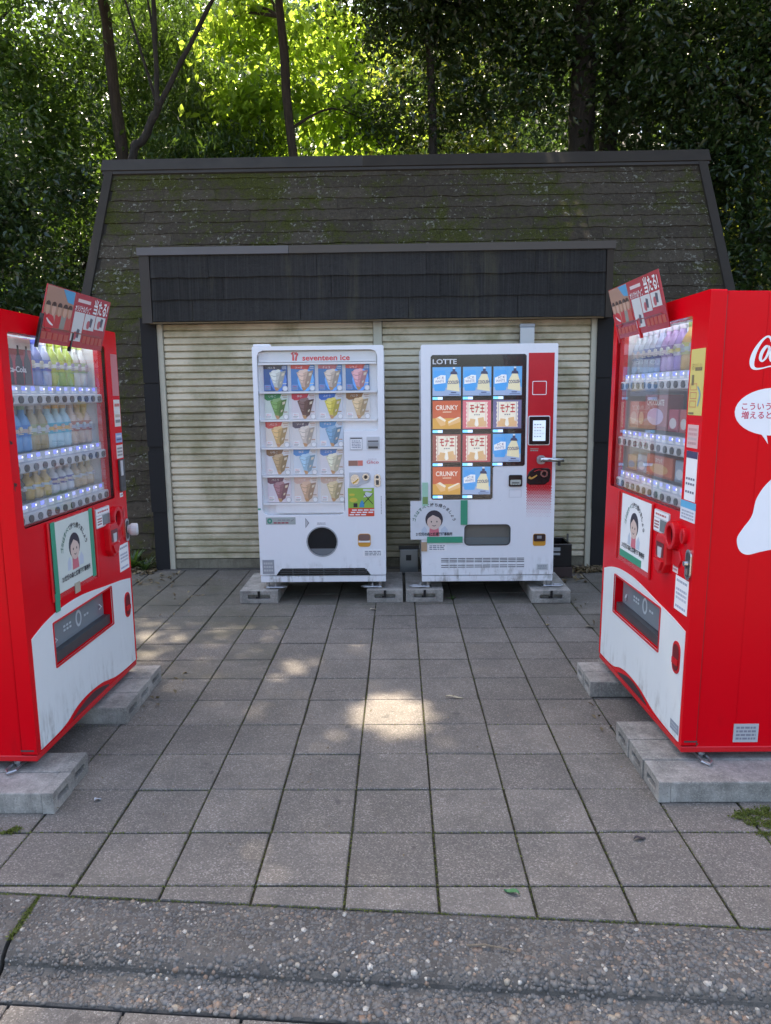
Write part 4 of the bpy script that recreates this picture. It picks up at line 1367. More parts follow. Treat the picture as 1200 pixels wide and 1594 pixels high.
def crunky(cell, u0, v0):
    P(cell, 'backdrop', lit((.52, .11, .045)), g_box(F, u0, u0 + .210, v0 + .08, v0 + .210, .003, .0046))
    P(cell, 'backdrop', lit((.62, .33, .06)), g_box(F, u0, u0 + .210, v0, v0 + .08, .003, .0046))
    text(cell, F, "CRUNKY", u0 + .106, v0 + .160, .036, lit((.82, .76, .64)), .0058, w=.165, bold=.02)
    P(cell, 'bar_picture', lit((.72, .44, .18)), g_prism(F, [(u0 + .020, v0 + .080), (u0 + .045, v0 + .092), (u0 + .095, v0 + .055), (u0 + .095, v0 + .030), (u0 + .060, v0 + .020)], [], .004, .006), g_prism(F, [(u0 + .112, v0 + .045), (u0 + .205, v0 + .082), (u0 + .206, v0 + .052), (u0 + .12, v0 + .022)], [], .004, .006))
    P(cell, 'filling_picture', lit((.82, .74, .56)), g_prism(F, [(u0 + .035, v0 + .085), (u0 + .055, v0 + .096), (u0 + .100, v0 + .066), (u0 + .092, v0 + .054)], [], .005, .0068), g_prism(F, [(u0 + .115, v0 + .055), (u0 + .19, v0 + .088), (u0 + .206, v0 + .085), (u0 + .12, v0 + .042)], [], .005, .0068))
    P(cell, 'print', lit((.8, .7, .5)), g_box(F, u0 + .075, u0 + .14, v0 + .124, v0 + .129, .004, .0056))


def mona(cell, u0, v0, side):
    P(cell, 'backdrop', lit(side), g_box(F, u0, u0 + .210, v0, v0 + .210, .003, .0046))
    e = []
    for k in range(13): e.append((u0 + .024 + .006 * (k % 2), v0 + .012 + k * .0155))
    e2 = [(2 * u0 + .210 - a, b) for a, b in e][::-1]
    P(cell, 'pack_picture', lit((.80, .74, .60)), g_prism(F, e2[::-1] + e[::-1], [], .004, .0056))
    P(cell, 'pack_shade', lit((.66, .40, .24)), g_prism(F, [(u0 + .032, v0 + .014), (u0 + .178, v0 + .014), (u0 + .178, v0 + .052), (u0 + .14, v0 + .066), (u0 + .10, v0 + .056), (u0 + .06, v0 + .064), (u0 + .032, v0 + .05)], [], .004, .0060))
    for q in (.036, .170):
        P(cell, 'pack_edge', lit(tuple(min(1, x * 1.2 + .05) for x in side)), g_box(F, u0 + q, u0 + q + .004, v0 + .018, v0 + .196, .004, .0059))
    text(cell, F, "バニラ", u0 + .108, v0 + .190, .010, ink((.45, .22, .08)), .0064)
    text(cell, F, "モナ王", u0 + .108, v0 + .150, .052, ink((.70, .02, .03)), .0064, w=.110, bold=.085)
    P(cell, 'wafer_picture', lit((.66, .42, .20)), g_prism(F, [(u0 + .045, v0 + .020), (u0 + .085, v0 + .015), (u0 + .095, v0 + .070), (u0 + .055, v0 + .076)], [], .005, .0066), g_prism(F, [(u0 + .120, v0 + .018), (u0 + .165, v0 + .026), (u0 + .155, v0 + .086), (u0 + .112, v0 + .078)], [], .005, .0066))
    P(cell, 'ice_picture', lit((.84, .80, .68)), g_prism(F, ell(u0 + .104, v0 + .052, .020, .036, 12), [], .005, .0064))
    P(cell, 'print', INKGREY, *[g_box(F, u0 + .085 + .016 * k, u0 + .095 + .016 * k, v0 + .100, v0 + .108, .005, .006) for k in range(3)])


cells = [['C', 'C', 'C'], ['K', 'P', 'V'], ['R', 'M', 'C'], ['K', 'C']]
for r, row in enumerate(cells):
    for c, t in enumerate(row):
        u0, v0 = (.086, .311, .537)[c], (1.578, 1.332, 1.082, .836)[r]
        cell = P(m2, 'product_panel', DKGREY, g_box(F, u0 - .004, u0 + .214, v0 - .004, v0 + .214, .001, .0036))
        if t == 'C': coolish(cell, u0, v0)
        elif t == 'K': crunky(cell, u0, v0)
        else: mona(cell, u0, v0, {'P': (.62, .16, .20), 'V': (.16, .15, .28), 'R': (.30, .10, .08), 'M': (.42, .09, .10)}[t])
        P(cell, 'price_display', paint('price_led', (.10, .34, .62), .3, emit=.5), g_box(F, u0, u0 + .036, v0 - .028, v0 - .008, .003, .005))
        P(cell, 'price_display', paint('price_led2', (.30, .42, .70), .3, emit=.5), g_box(F, u0 + .037, u0 + .074, v0 - .028, v0 - .008, .003, .005))
        text(cell, F, "200", u0 + .054, v0 - .018, .010, INKW, .0056) if False else None
P(m2, 'window_pane', glass_mat('panel_cover', refl=.7, refl_haze=.02), g_prism(F, [(.074, 1.875), (.778, 1.875), (.778, 1.051), (.538, 1.051), (.538, .799), (.074, .799)], [], .0080, .0080))
rc = P(m2, 'red_column', paint('red_print', (.56, .008, .018), .35), g_box(F, .796, .986, .896, 1.884, -.001, .002))
P(rc, 'halftone', paint('red_print', (.56, .008, .018), .35), *[g_prism(F, ell(.801 + .0125 * i + (.00625 if j % 2 else 0), .890 - .0105 * j, max(.0012, .0068 - .00026 * j), None, 8), [], 0, .0012) for j in range(23) for i in range(15)])
P(m2, 'reader_outline', INKW, g_prism(F, rrect(.826, .932, 1.577, 1.679, .008), [rrect(.831, .927, 1.582, 1.674, .006)], .0015, .0028))
tm = P(m2, 'payment_terminal', INKW, g_prism(F, rrect(.800, .962, 1.204, 1.424, .012), [], .001, .012))
P(tm, 'terminal_body', BLACK, g_prism(F, rrect(.806, .956, 1.211, 1.417, .009), [], .010, .020))
sc_ = P(tm, 'terminal_screen', paint('screen', (.42, .50, .60), .15, emit=.25), g_box(F, .833, .927, 1.237, 1.389, .018, .0212))
for i, c in enumerate(((.16, .2, .28), (.5, .3, .3), (.3, .35, .42), (.5, .52, .56), (.16, .2, .3))):
    P(tm, 'screen_print', ink(c), *[g_box(F, .842 + .020 * k, .854 + .020 * k, 1.355 - .022 * i, 1.362 - .022 * i, .020, .0218) for k in range(4 if i % 2 else 3)])
sticker(m2, F, .812, .888, 1.150, 1.190, (.62, .68, .62), [(.25, .35, .3), (.25, .35, .3)])
lv = P(m2, 'lever_handle', STEEL, g_tube([F.p(.890, 1.100, .055), F.p(.95, 1.099, .060), F.p(1.060, 1.094, .058)], [.019, .016, .014], 10), smooth=True)
P(lv, 'lever_rose', GALV, g_prism(F, rrect(.868, .932, 1.062, 1.128, .024), [], .002, .018), g_tube([F.p(.895, 1.1, .01), F.p(.895, 1.1, .058)], .017, 10))
P(lv, 'key_tab', DKGREY, g_box(F, 1.020, 1.042, 1.050, 1.080, .03, .036))
cp = P(m2, 'coin_panel', BLACK, g_prism(F, [(.798, .920), (.820, .905), (.930, .905), (.966, .930), (.976, .97), (.972, 1.020), (.955, 1.031), (.850, 1.031), (.815, 1.005), (.798, .970)], [], .001, .010), bev=.004, seg=1)
P(cp, 'coin_slot_ring', STEEL, g_prism(F, ell(.925, .990, .028, .028, 18), [ell(.925, .990, .017, .017, 14)], .01, .018))
P(cp, 'coin_lever', paint('copper', (.55, .28, .06), .35), g_stroke(F, [(.812, .965, .02), (.832, .955, .014), (.872, .978, .010)], .0115))
P(cp, 'print', INKR, g_stroke(F, [(.850, 1.006, .004), (.885, 1.018, .004), (.915, 1.012, .003)], .0112))
bv = P(m2, 'bill_validator', BLACK, g_prism(F, rrect(.661, .762, .893, .981, .010), [], 0, .012), bev=.002, seg=1)
P(bv, 'bill_mouth', paint('bill_light', (.45, .48, .42), .4), g_prism(F, rrect(.672, .752, .906, .945, .008), [], .011, .0135))
P(bv, 'bill_slot', DKGREY, g_box(F, .684, .740, .918, .926, .013, .0145), *[g_box(F, .682 + .02 * k, .690 + .02 * k, .909, .913, .013, .0145) for k in range(4)])
P(m2, 'service_door_line', GREY, g_prism(F, [(.665, .810), (.758, .810), (.758, .868), (.665, .868)], [[(.6665, .8115), (.7565, .8115), (.7565, .8665), (.6665, .8665)]], 0, .0008))
tr = P(m2, 'pickup_tray', paint('smoked_tray', (.15, .145, .125), .18), g_box(F, .325, .682, .436, .604, -.030, -.020))
P(tr, 'tray_flap', paint('grey_flap', (.13, .15, .15), .22), g_box(F, .327, .680, .438, .500, -.0195, -.010))
P(tr, 'tray_rim', DKGREY, g_prism(F, rrect(.326, .681, .438, .603, .036), [rrect(.333, .674, .445, .596, .030)], -.004, .003))
cr = P(m2, 'coin_return', paint('amber_print', (.62, .30, .03), .4), g_prism(F, rrect(.853, .950, .432, .527, .016), [], -.001, .003))
P(cr, 'flap', paint('dark_smoked', (.05, .035, .032), .2), g_prism(F, rrect(.857, .946, .468, .524, .010), [], .003, .008))
P(cr, 'flap_print', INKGREY, g_box(F, .882, .918, .490, .512, .008, .0088))
P(m2, 'vent_slots', DKGREY, *[g_box(F, .150 + .0645 * k, .150 + .0645 * k + .058, z, z + .0055, -.0005, .0012) for k in range(10) for z in (.334, .321, .308, .281, .266)])
sticker(m2, F, .886, .973, .240, .290, (.52, .53, .53), [(.25, .26, .28)] * 2, 'rating_plate')
sticker(m2, F, .045, .192, .397, .452, INKW, [(.2, .22, .26)] * 3)
feet(m2, .1005, .15, [(.05, .035, -1), (.955, .035, 1)], W2)

# taped notice on the frozen snack machine, half off its left edge
notice('wrinkled white litter notice with green tape hanging off the left edge of the ice machine', M2, 0, .006, -.085, .326, .490, .789,
       [(.005, .050, .752, .930, paint('pale_green_tape', (.36, .62, .46), .35, .1)), (.010, .048, .765, .82, paint('old_green_tape', (.18, .30, .10), .4)), (.298, .350, .602, .792, TAPE), (.041, .314, .463, .511, TAPE), (-.004, .041, .398, .470, KRAFT)],
       (.44, .42, .155, .021, .14, .68), paper=paint('grey_paper', (.66, .68, .70), .6, .12, scale=14))

# ------------------------------------------------------------------ red drinks machines
BOT = {}


def bottle_mesh(kind, c, r, hgt, cap_h, n=9):
    key = (kind, c, r, hgt)
    if key not in BOT:
        if kind == 'can':
            prof = [(r * .8, 0), (r, .008), (r, hgt - .02), (r * .82, hgt)]
        else:
            prof = [(r * .85, 0), (r, .01), (r, hgt * .30), (r * .93, hgt * .36), (r, hgt * .42), (r, hgt * .66), (r * .75, hgt * .78), (r * .42, hgt * .88), (r * .40, hgt)]
        body = mesh_of('bottle_body', [g_lathe((0, 0, 0), prof, n)], paint('bottle_' + kind, c, .15, .08), smooth=True)
        BOT[key] = body
    return BOT[key]


def bottle(parent, x, y, z, kind, c, lab, cap, r=.032, hgt=.21, lab2=None):
    o = bpy.data.objects.new('sample_bottle' if kind != 'can' else 'sample_can', bottle_mesh(kind, c, r, hgt, 0))
    link(o, parent)
    o.location = (x, y, z - ZB)
    k = ('lab', lab, r, hgt, kind)
    if k not in BOT: BOT[k] = mesh_of('bottle_label', [g_lathe((0, 0, 0), [(r + .0012, hgt * .36), (r + .0012, hgt * .62)] if kind != 'can' else [(r + .0012, hgt * .2), (r + .0012, hgt * .75)], 9)], ink(lab))
    l = bpy.data.objects.new('bottle_label', BOT[k]); link(l, o)
    if kind != 'can':
        k = ('cap', cap, r, hgt)
        if k not in BOT: BOT[k] = mesh_of('bottle_cap', [g_lathe((0, 0, 0), [(r * .46, hgt * .97), (r * .46, hgt * 1.07)], 8)], ink(cap))
        l = bpy.data.objects.new('bottle_cap', BOT[k]); link(l, o)
    k = ('art', lab, r, hgt, kind)
    if k not in BOT:
        ff = Frame((0, -r - .0012, 0))
        z0 = hgt * (.40 if kind != 'can' else .3)
        BOT[k] = mesh_of('label_print', [g_prism(ff, ell(0, z0 + hgt * .14, r * .42, hgt * .05, 10), [], -.004, .0016), g_box(ff, -r * .5, r * .5, z0 + hgt * .01, z0 + hgt * .03, -.006, .0012), g_box(ff, -r * .35, r * .45, z0 + hgt * .055, z0 + hgt * .068, -.006, .0012)], ink(tuple(min(.9, .75 - .5 * x) for x in lab)))
    l = bpy.data.objects.new('label_print', BOT[k]); link(l, o)
    if not lab2 and kind != 'can': lab2 = tuple(min(1, x * .4 + .42) for x in lab[::-1])
    if lab2:
        k = ('lab2', lab2, r, hgt)
        if k not in BOT: BOT[k] = mesh_of('label_band', [g_lathe((0, 0, 0), [(r + .002, hgt * .44), (r + .002, hgt * .53)], 9)], ink(lab2))
        l = bpy.data.objects.new('label_band', BOT[k]); link(l, o)


def pack(parent, fr, u0, u1, v0, v1, d0, d1, c, c2, txt=None, tc=None, title='sample_pack'):
    o = P(parent, title, ink(c), g_box(fr, u0, u1, v0, v1, d0, d1), bev=.003, seg=1)
    P(o, 'pack_print', ink(c2), g_prism(fr, ell((u0 + u1) / 2, v0 + (v1 - v0) * .38, (u1 - u0) * .36, (v1 - v0) * .24, 14), [], d1, d1 + .001))
    P(o, 'pack_band', ink(tuple(x * .55 for x in c)), g_box(fr, u0 + .002, u1 - .002, v0 + .004, v0 + (v1 - v0) * .12, d1 - .001, d1 + .0008))
    if txt: text(o, fr, txt, (u0 + u1) / 2, v0 + (v1 - v0) * .78, min(.035, (v1 - v0) * .16), ink(tc or (.8, .8, .78)), d1 + .0016, maxw=(u1 - u0) * .86, bold=.05)


ZB = .12
WR = 1.16


def red_machine(label, loc, rz, side):
    m = machine_root('drinks_vending_machine', label, (loc[0], loc[1], ZB), rz)
    F = Frame((0, 0, -ZB))
    P(m, 'cabinet', RED, g_box(F, .006, WR - .006, .125, 1.945, -.74, -.222), g_prism(F, [(.006, .125), (WR - .006, .125), (WR - .006, 1.945), (.006, 1.945)], [rrect(.028, 1.032, 1.058, 1.902, .004), rrect(.212, .875, .442, .658, .004)], -.222, -.066), bev=.006)
    win = rrect(.060, 1.005, 1.092, 1.868, .012)
    tray = rrect(.225, .862, .455, .645, .006)
    dr = P(m, 'door', RED, g_prism(F, rrect(0, WR, .150, 1.95, .010), [win, tray], -.062, 0), bev=.007)
    P(dr, 'door_hinge', DKGREY, g_box(Frame((WR if side == 'right' else 0, 0, -ZB), (0, 1, 0), (0, 0, 1), (1 if side == 'right' else -1, 0, 0)), .012, .066, .168, .174, 0, .002))
    P(m, 'base_rail', RED2, g_box(F, .003, WR - .003, .122, .147, -.70, -.003), bev=.003, seg=1)
    # white lower panel with wavy edges
    top = catmull([(.035, .640), (.15, .672), (.284, .692), (.45, .698), (.60, .690), (.80, .668), (1.0, .648), (1.135, .628)], 4)
    bot = catmull([(1.135, .158), (1.0, .160), (.86, .168), (.76, .186), (.66, .205), (.50, .212), (.38, .200), (.28, .172), (.18, .162), (.035, .160)], 4)
    P(m, 'lower_panel', CREAMW, g_prism(F, top + bot, [tray], -.001, .0022))
    P(m, 'vent_grille', DKGREY, *[g_box(F, .34 + .0105 * k, .346 + .0105 * k, .156, .160 + .036 * max(.1, math.sin(math.pi * (k + 1) / 42)), .0005, .0016) for k in range(40)])
    # delivery tray
    ty = P(m, 'pickup_tray', paint('tray_dark', (.035, .037, .042), .3), g_box(F, .215, .872, .445, .655, -.075, -.060))
    P(ty, 'tray_flap', paint('tray_flap', (.20, .23, .25), .12), g_box(F, .235, .852, .505, .638, -.048, -.040))
    P(ty, 'tray_lip', paint('tray_lip', (.05, .054, .058), .3), g_box(F, .228, .859, .457, .503, -.058, -.012))
    P(ty, 'flap_print', ink((.45, .50, .52)), g_prism(F, ell(.560, .572, .032, .040, 16), [ell(.560, .572, .020, .028, 12)], -.040, -.0392), *[g_box(F, .40 + .03 * k, .42 + .03 * k, .555 + .018 * j, .565 + .018 * j, -.040, -.0392) for k in range(3) for j in range(2)], *[g_box(F, .62 + .03 * k, .64 + .03 * k, .562, .572, -.040, -.0392) for k in range(2)])
    P(ty, 'flap_hook', LGREY, g_tube([F.p(.30, .560, -.038), F.p(.312, .545, -.030), F.p(.300, .532, -.036)], .004, 6), g_tube([F.p(.79, .575, -.038), F.p(.802, .560, -.030), F.p(.79, .547, -.036)], .004, 6))
    P(ty, 'tray_rim', RED2, g_prism(F, rrect(.217, .870, .447, .653, .008), [tray], 0, .005))
    cr = P(m, 'coin_return', RED2, g_prism(F, rrect(1.028, 1.104, .428, .565, .036), [], 0, .006), bev=.002, seg=1)
    P(cr, 'return_hole', paint('return_dark', (.16, .01, .015), .3), g_prism(F, rrect(1.036, 1.096, .440, .553, .030), [], .006, .0075))
    P(cr, 'return_flap', RED2, g_box(F, 1.038, 1.094, .468, .492, .006, .012))
    # lit product window
    bx = P(m, 'display_back', paint('display_back', (.66, .70, .74), .5), g_box(F, .030, 1.030, 1.06, 1.90, -.2150, -.2145))
    P(bx, 'display_side', INW, g_box(F, .030, .034, 1.06, 1.90, -.214, -.062), g_box(F, 1.026, 1.030, 1.06, 1.90, -.214, -.062), g_box(F, .034, 1.026, 1.896, 1.90, -.214, -.062), g_box(F, .034, 1.026, 1.06, 1.064, -.214, -.062))
    P(bx, 'lamp_tube', paint('lit_tube', (.80, .86, .95), .4, emit=3.0), g_tube([F.p(.06, 1.885, -.075), F.p(1.0, 1.885, -.075)], .008, 8))
    for r, v in enumerate((1.585, 1.305, 1.095)):
        sh = P(m, 'shelf', LGREY, g_box(F, .036, 1.024, v - .004, v + .040, -.20, -.065))
        st = P(m, 'button_strip', paint('button_strip', (.62, .63, .65), .35), g_box(F, .062, 1.003, v + .002, v + .044, -.064, -.030), bev=.004, seg=1)
        tg = P(m, 'price_strip', paint('price_strip', (.56, .60, .66), .4), g_box(F, .064, 1.001, v + .045, v + .080, -.064, -.052))
        for k in range(12):
            u = .098 + k * .0785
            b = P(st, 'select_button', DKGREY, g_prism(F, ell(u, v + .022, .0185, .0155, 14), [], -.030, -.024))
            P(tg, 'price_lamp', paint('price_lamp', (.16, .20, .75), .3, emit=.30) if k % 3 != 1 else paint('price_lamp2', (.30, .34, .70), .3, emit=.25), g_box(F, u - .020, u + .010, v + .060, v + .076, -.053, -.0508))
            P(tg, 'price_card', INKW, g_box(F, u - .022, u + .024, v + .048, v + .058, -.053, -.0510))
            if k % 4 != 3: P(tg, 'price_lamp', paint('price_lamp3', (.75, .78, .85), .3, emit=.45), g_box(F, u + .012, u + .020, v + .063, v + .071, -.053, -.0506))
    P(m, 'window_pane', GLASSR, g_prism(F, rrect(.058, 1.007, 1.090, 1.870, .012), [], -.02, -.02))
    P(m, 'window_frame', BLACK, g_prism(F, rrect(.053, 1.012, 1.085, 1.875, .016), [rrect(.060, 1.005, 1.092, 1.868, .012)], -.02, -.004))
    rs_ = random.Random(5 if side == 'left' else 6)
    if side == 'left':
        pb = P(m, 'sample_poster', ink((.40, .05, .055)), g_box(F, .070, .385, 1.668, 1.862, -.0760, -.0745), label='dark red picture panel')
        P(pb, 'picture', ink((.52, .03, .045)), g_box(F, .072, .383, 1.70, 1.765, -.075, -.0735))
        P(pb, 'picture', ink((.80, .80, .78)), g_box(F, .072, .383, 1.815, 1.860, -.075, -.0735))
        P(pb, 'picture', ink((.035, .025, .025)), *[g_prism(F, [(u, 1.67), (u + .06, 1.67), (u + .058, 1.76), (u + .036, 1.80), (u + .036, 1.83), (u + .022, 1.83), (u + .022, 1.80), (u, 1.76)], [], -.075, -.0728) for u in (.085, .165, .245, .315)])
        text(pb, F, "Coca-Cola", (.23), 1.733, .024, ink((.82, .8, .8)), -.072, w=.20, bold=.05)
        row1 = [((.20, .26, .52), (.10, .16, .50), (.05, .1, .45))] * 2 + [((.44, .52, .70), (.16, .22, .55), (.7, .75, .8))] * 1 + [((.42, .55, .10), (.50, .60, .12), (.42, .55, .06))] * 3 + [((.62, .66, .66), (.40, .52, .30), (.5, .6, .2))] * 2
        for k, (c, l, cp_) in enumerate(row1): bottle(m, .098 + (k + 4) * .0785, .115, 1.665, 'pet', c, l, cp_, .034, .19, (.75, .78, .78))
        row2 = [((.16, .38, .70), (.07, .25, .62), (.30, .48, .24))] * 4 + [((.36, .28, .12), (.30, .34, .14), (.55, .5, .4))] * 2 + [((.40, .62, .72), (.06, .42, .58), (.62, .36, .10))] * 3 + [((.62, .46, .36), (.40, .12, .07), (.55, .35, .2))] * 3
        for k, (c, l, cp_) in enumerate(row2): bottle(m, .098 + k * .0785, .115, 1.385, 'pet', c, l, cp_, .035, .185, (.70, .40, .10) if k in (6, 7, 8) else None)
        row3 = [((.05, .03, .025), (.10, .06, .04), (.1, .08, .08))] * 3 + [((.55, .40, .14), (.62, .46, .12), (.7, .55, .2))] * 3 + [((.60, .64, .70), (.08, .10, .34), (.75, .75, .78))] * 3 + [((.58, .48, .34), (.50, .40, .24), (.6, .5, .35))] * 3
        for k, (c, l, cp_) in enumerate(row3): bottle(m, .098 + k * .0785, .115, 1.175, 'can' if k < 2 else 'pet', c, l, cp_, .030, .105 if k < 2 else .115)
    else:
        cs = [((.46, .52, .58), (.30, .38, .50)), ((.44, .50, .60), (.10, .14, .34)), ((.40, .46, .66), (.08, .09, .26)), ((.42, .30, .58), (.14, .04, .24)), ((.36, .26, .60), (.60, .58, .70))]
        for k in range(8):
            a, b = cs[min(4, (k * 5) // 8)]
            bottle(m, .098 + k * .0785, .110, 1.665, 'pet', a, b, (.5, .52, .6), .036, .19, (.62, .56, .20) if k > 5 else None)
        for k in range(3):
            bottle(m, .745 + k * .095, .110, 1.665, 'pet', ((.58, .38, .12), (.50, .34, .12), (.46, .22, .08))[k], ((.50, .52, .20), (.36, .40, .16), (.55, .30, .08))[k], (.2, .3, .1), .042, .19)
        P(m, 'sample_banner', ink((.60, .66, .72)), g_box(F, .095, .52, 1.79, 1.86, -.205, -.203))
        pack(m, F, .080, .20, 1.40, 1.53, -.15, -.08, (.62, .40, .34), (.72, .62, .52))
        pack(m, F, .21, .30, 1.40, 1.53, -.15, -.08, (.36, .09, .07), (.60, .40, .24))
        pack(m, F, .31, .60, 1.40, 1.565, -.15, -.075, (.34, .12, .12), (.55, .45, .62), "CHOCOLATE", (.80, .76, .68))
        pack(m, F, .61, .72, 1.40, 1.50, -.15, -.08, (.42, .08, .12), (.70, .66, .66))
        pack(m, F, .74, .83, 1.40, 1.50, -.15, -.08, (.46, .10, .10), (.62, .60, .56))
        pack(m, F, .85, .99, 1.40, 1.575, -.15, -.08, (.24, .46, .66), (.64, .70, .74))
        pack(m, F, .080, .21, 1.185, 1.26, -.15, -.08, (.60, .44, .24), (.40, .42, .46))
        pack(m, F, .23, .36, 1.185, 1.27, -.15, -.08, (.34, .40, .46), (.72, .72, .70))
        pack(m, F, .38, .70, 1.185, 1.285, -.15, -.075, (.56, .14, .06), (.66, .36, .12), "スナック", (.80, .74, .56), 'sample_bag')
        pack(m, F, .72, .83, 1.185, 1.28, -.15, -.08, (.30, .38, .46), (.62, .66, .68))
        pack(m, F, .85, .99, 1.185, 1.29, -.15, -.08, (.16, .30, .08), (.40, .52, .16))
    # centre fittings
    P(m, 'notice_pocket', glass_mat('pocket_film_' + side, refl=.45), g_prism(F, rrect(.246, .704, .738, 1.085, .004), [], .0026, .0026))
    P(m, 'pocket_rail', RED2, g_box(F, .232, .246, .738, 1.085, 0, .010), g_box(F, .705, .719, .738, 1.085, 0, .010), bev=.003, seg=1)
    pd = P(m, 'price_display', LGREY, g_prism(F, rrect(.735, .905, .972, 1.068, .006), [], 0, .006))
    P(pd, 'display_screen', paint('lcd', (.17, .20, .20), .15), g_box(F, .812, .900, .980, 1.030, .005, .0075))
    sticker(pd, F, .740, .806, .978, 1.030, INKW, [(.30, .08, .08)] * 3, 'print_card', .0072)
    sticker(pd, F, .740, .900, 1.036, 1.064, INKW, [(.45, .1, .1)], 'print_card', .0072)
    sl_ = P(m, 'coin_entry', RED2, g_prism(F, ell(.968, .990, .056, .060, 22), [ell(.968, .990, .036, .040, 18)], 0, .026), bev=.004, seg=1)
    P(sl_, 'coin_mouth', paint('coin_dark', (.10, .006, .01), .25), g_prism(F, ell(.968, .990, .038, .042, 18), [], 0, .004))
    P(sl_, 'coin_slit', STEEL, g_box(F, .962, .974, .968, 1.012, .004, .008))
    P(m, 'return_lever', RED2, g_prism(F, ell(1.068, 1.004, .024, .032, 16), [], 0, .014), g_stroke(F, [(1.068, 1.02, .016), (1.068, .985, .012)], .018), bev=.002, seg=1)
    P(m, 'coin_apron', RED2, g_prism(F, [(.965, .93), (1.03, .935), (1.055, .90), (1.03, .865), (.96, .868)], [], 0, .006), bev=.002, seg=1)
    bi = P(m, 'bill_entry', RED2, g_prism(F, [(.830, .955), (.850, .978), (.930, .978), (.945, .950), (.945, .860), (.915, .815), (.870, .805), (.838, .840)], [], 0, .030), bev=.007)
    P(bi, 'bill_recess', paint('bill_dark', (.13, .008, .012), .3), g_prism(F, [(.846, .945), (.928, .945), (.930, .885), (.848, .885)], [], .030, .0315))
    P(bi, 'bill_card', LGREY, g_prism(F, [(.866, .925), (.912, .925), (.906, .880), (.872, .880)], [], .031, .0335))
    P(bi, 'bill_lip', RED2, g_prism(F, [(.842, .870), (.935, .870), (.910, .825), (.870, .822)], [], .030, .040), bev=.002, seg=1)
    text(m, F, "¥1000", .890, .793, .010, INKW, .002) if False else None
    lk = P(m, 'door_lock', STEEL, g_prism(F, rrect(1.102, 1.152, .838, .962, .024), [], 0, .008), bev=.002, seg=1)
    P(lk, 'lock_recess', DKGREY, g_prism(F, rrect(1.110, 1.144, .850, .950, .016), [], .008, .0095))
    if side == 'left':
        P(lk, 'lock_knob', LGREY, g_tube([F.p(1.127, .905, .008), F.p(1.130, .903, .022)], [.020, .026], 14), g_tube([F.p(1.130, .903, .022), F.p(1.131, .902, .030), F.p(1.136, .901, .056), F.p(1.138, .901, .062)], [.030, .034, .034, .027], 16), smooth=False)
    else:
        P(lk, 'lock_knob', STEEL, g_tube([F.p(1.127, .905, .008), F.p(1.127, .905, .024)], [.013, .011], 10), g_box(F, 1.118, 1.136, .860, .885, .009, .014))
    sticker(m, F, 1.005, 1.135, .690, .832, INKW, [(.35, .38, .45), None, (.4, .42, .5), (.4, .42, .5), (.5, .52, .58), None, (.35, .38, .5)], 'instruction_label')
    sticker(m, F, .968, 1.020, .838, .878, (.72, .62, .60), [(.5, .2, .2)] * 2)
    if side == 'left':
        sticker(m, F, 1.070, 1.150, 1.46, 1.60, (.72, .70, .64), [(.55, .12, .1), None, (.5, .4, .3), (.2, .2, .2)])
        P(m, 'sticker', ink((.58, .20, .20)), g_box(F, 1.068, 1.152, 1.62, 1.835, 0, .0014))
        sticker(m, F, 1.068, 1.152, 1.375, 1.425, (.30, .40, .60), [(.7, .7, .75), (.1, .1, .2)])
        sticker(m, F, 1.068, 1.152, 1.292, 1.362, (.68, .66, .62), [(.25, .2, .2)] * 3)
        cr2 = P(m, 'card_reader', DKGREY, g_box(F, 1.072, 1.140, 1.115, 1.285, 0, .012), bev=.003, seg=1)
        P(cr2, 'reader_slot', LGREY, g_box(F, 1.078, 1.104, 1.200, 1.280, .012, .016))
        sticker(m, F, 1.072, 1.112, 1.085, 1.108, INKW, [(.3, .3, .3)])
    else:
        y = P(m, 'sales_poster', ink((.66, .56, .17)), g_box(F, 1.020, 1.148, 1.485, 1.738, 0, .0016))
        P(y, 'print', ink((.20, .16, .08)), g_box(F, 1.040, 1.060, 1.600, 1.640, .001, .0024), g_box(F, 1.068, 1.13, 1.655, 1.668, .001, .0024), g_box(F, 1.025, 1.075, 1.488, 1.496, .001, .0024))
        text(y, F, "おいしい", 1.084, 1.672, .022, ink((.38, .26, .10)), .0026, w=.09)
        P(y, 'print', ink((.58, .22, .10)), *[g_prism(F, [(1.032, q), (1.092, q), (1.092, q + .026), (1.032, q + .026)], [[(1.035, q + .003), (1.089, q + .003), (1.089, q + .023), (1.035, q + .023)]], .001, .0024) for q in (1.515, 1.548, 1.581)])
        P(y, 'print', ink((.20, .34, .44)), g_stroke(F, [(1.100, 1.595, .008), (1.125, 1.565, .012), (1.108, 1.52, .010)], .0026))
        sticker(m, F, 1.030, 1.130, 1.358, 1.448, (.70, .48, .46), [(.55, .3, .3), (.55, .3, .3), (.5, .4, .4), (.5, .3, .3)])
        q = P(m, 'payment_label', INKW, g_box(F, 1.036, 1.140, 1.150, 1.345, 0, .0016))
        P(q, 'print', ink((.05, .05, .12)), g_box(F, 1.036, 1.140, 1.318, 1.345, .001, .0024))
        P(q, 'print', ink((.15, .15, .2)), *[g_box(F, 1.046 + .022 * k, 1.060 + .022 * k, zz, zz + .009, .001, .0024) for k in range(4) for zz in (1.232, 1.212, 1.180)])
        b_ = P(m, 'payment_label', ink((.12, .42, .66)), g_box(F, 1.008, 1.152, 1.118, 1.146, 0, .0018))
        sticker(m, F, 1.008, 1.152, 1.068, 1.118, (.70, .73, .78), [(.35, .38, .45)] * 3)
        sticker(m, F, 1.046, 1.132, .184, .224, (.24, .27, .32), [(.4, .42, .45)] * 2, 'rating_plate', .003)
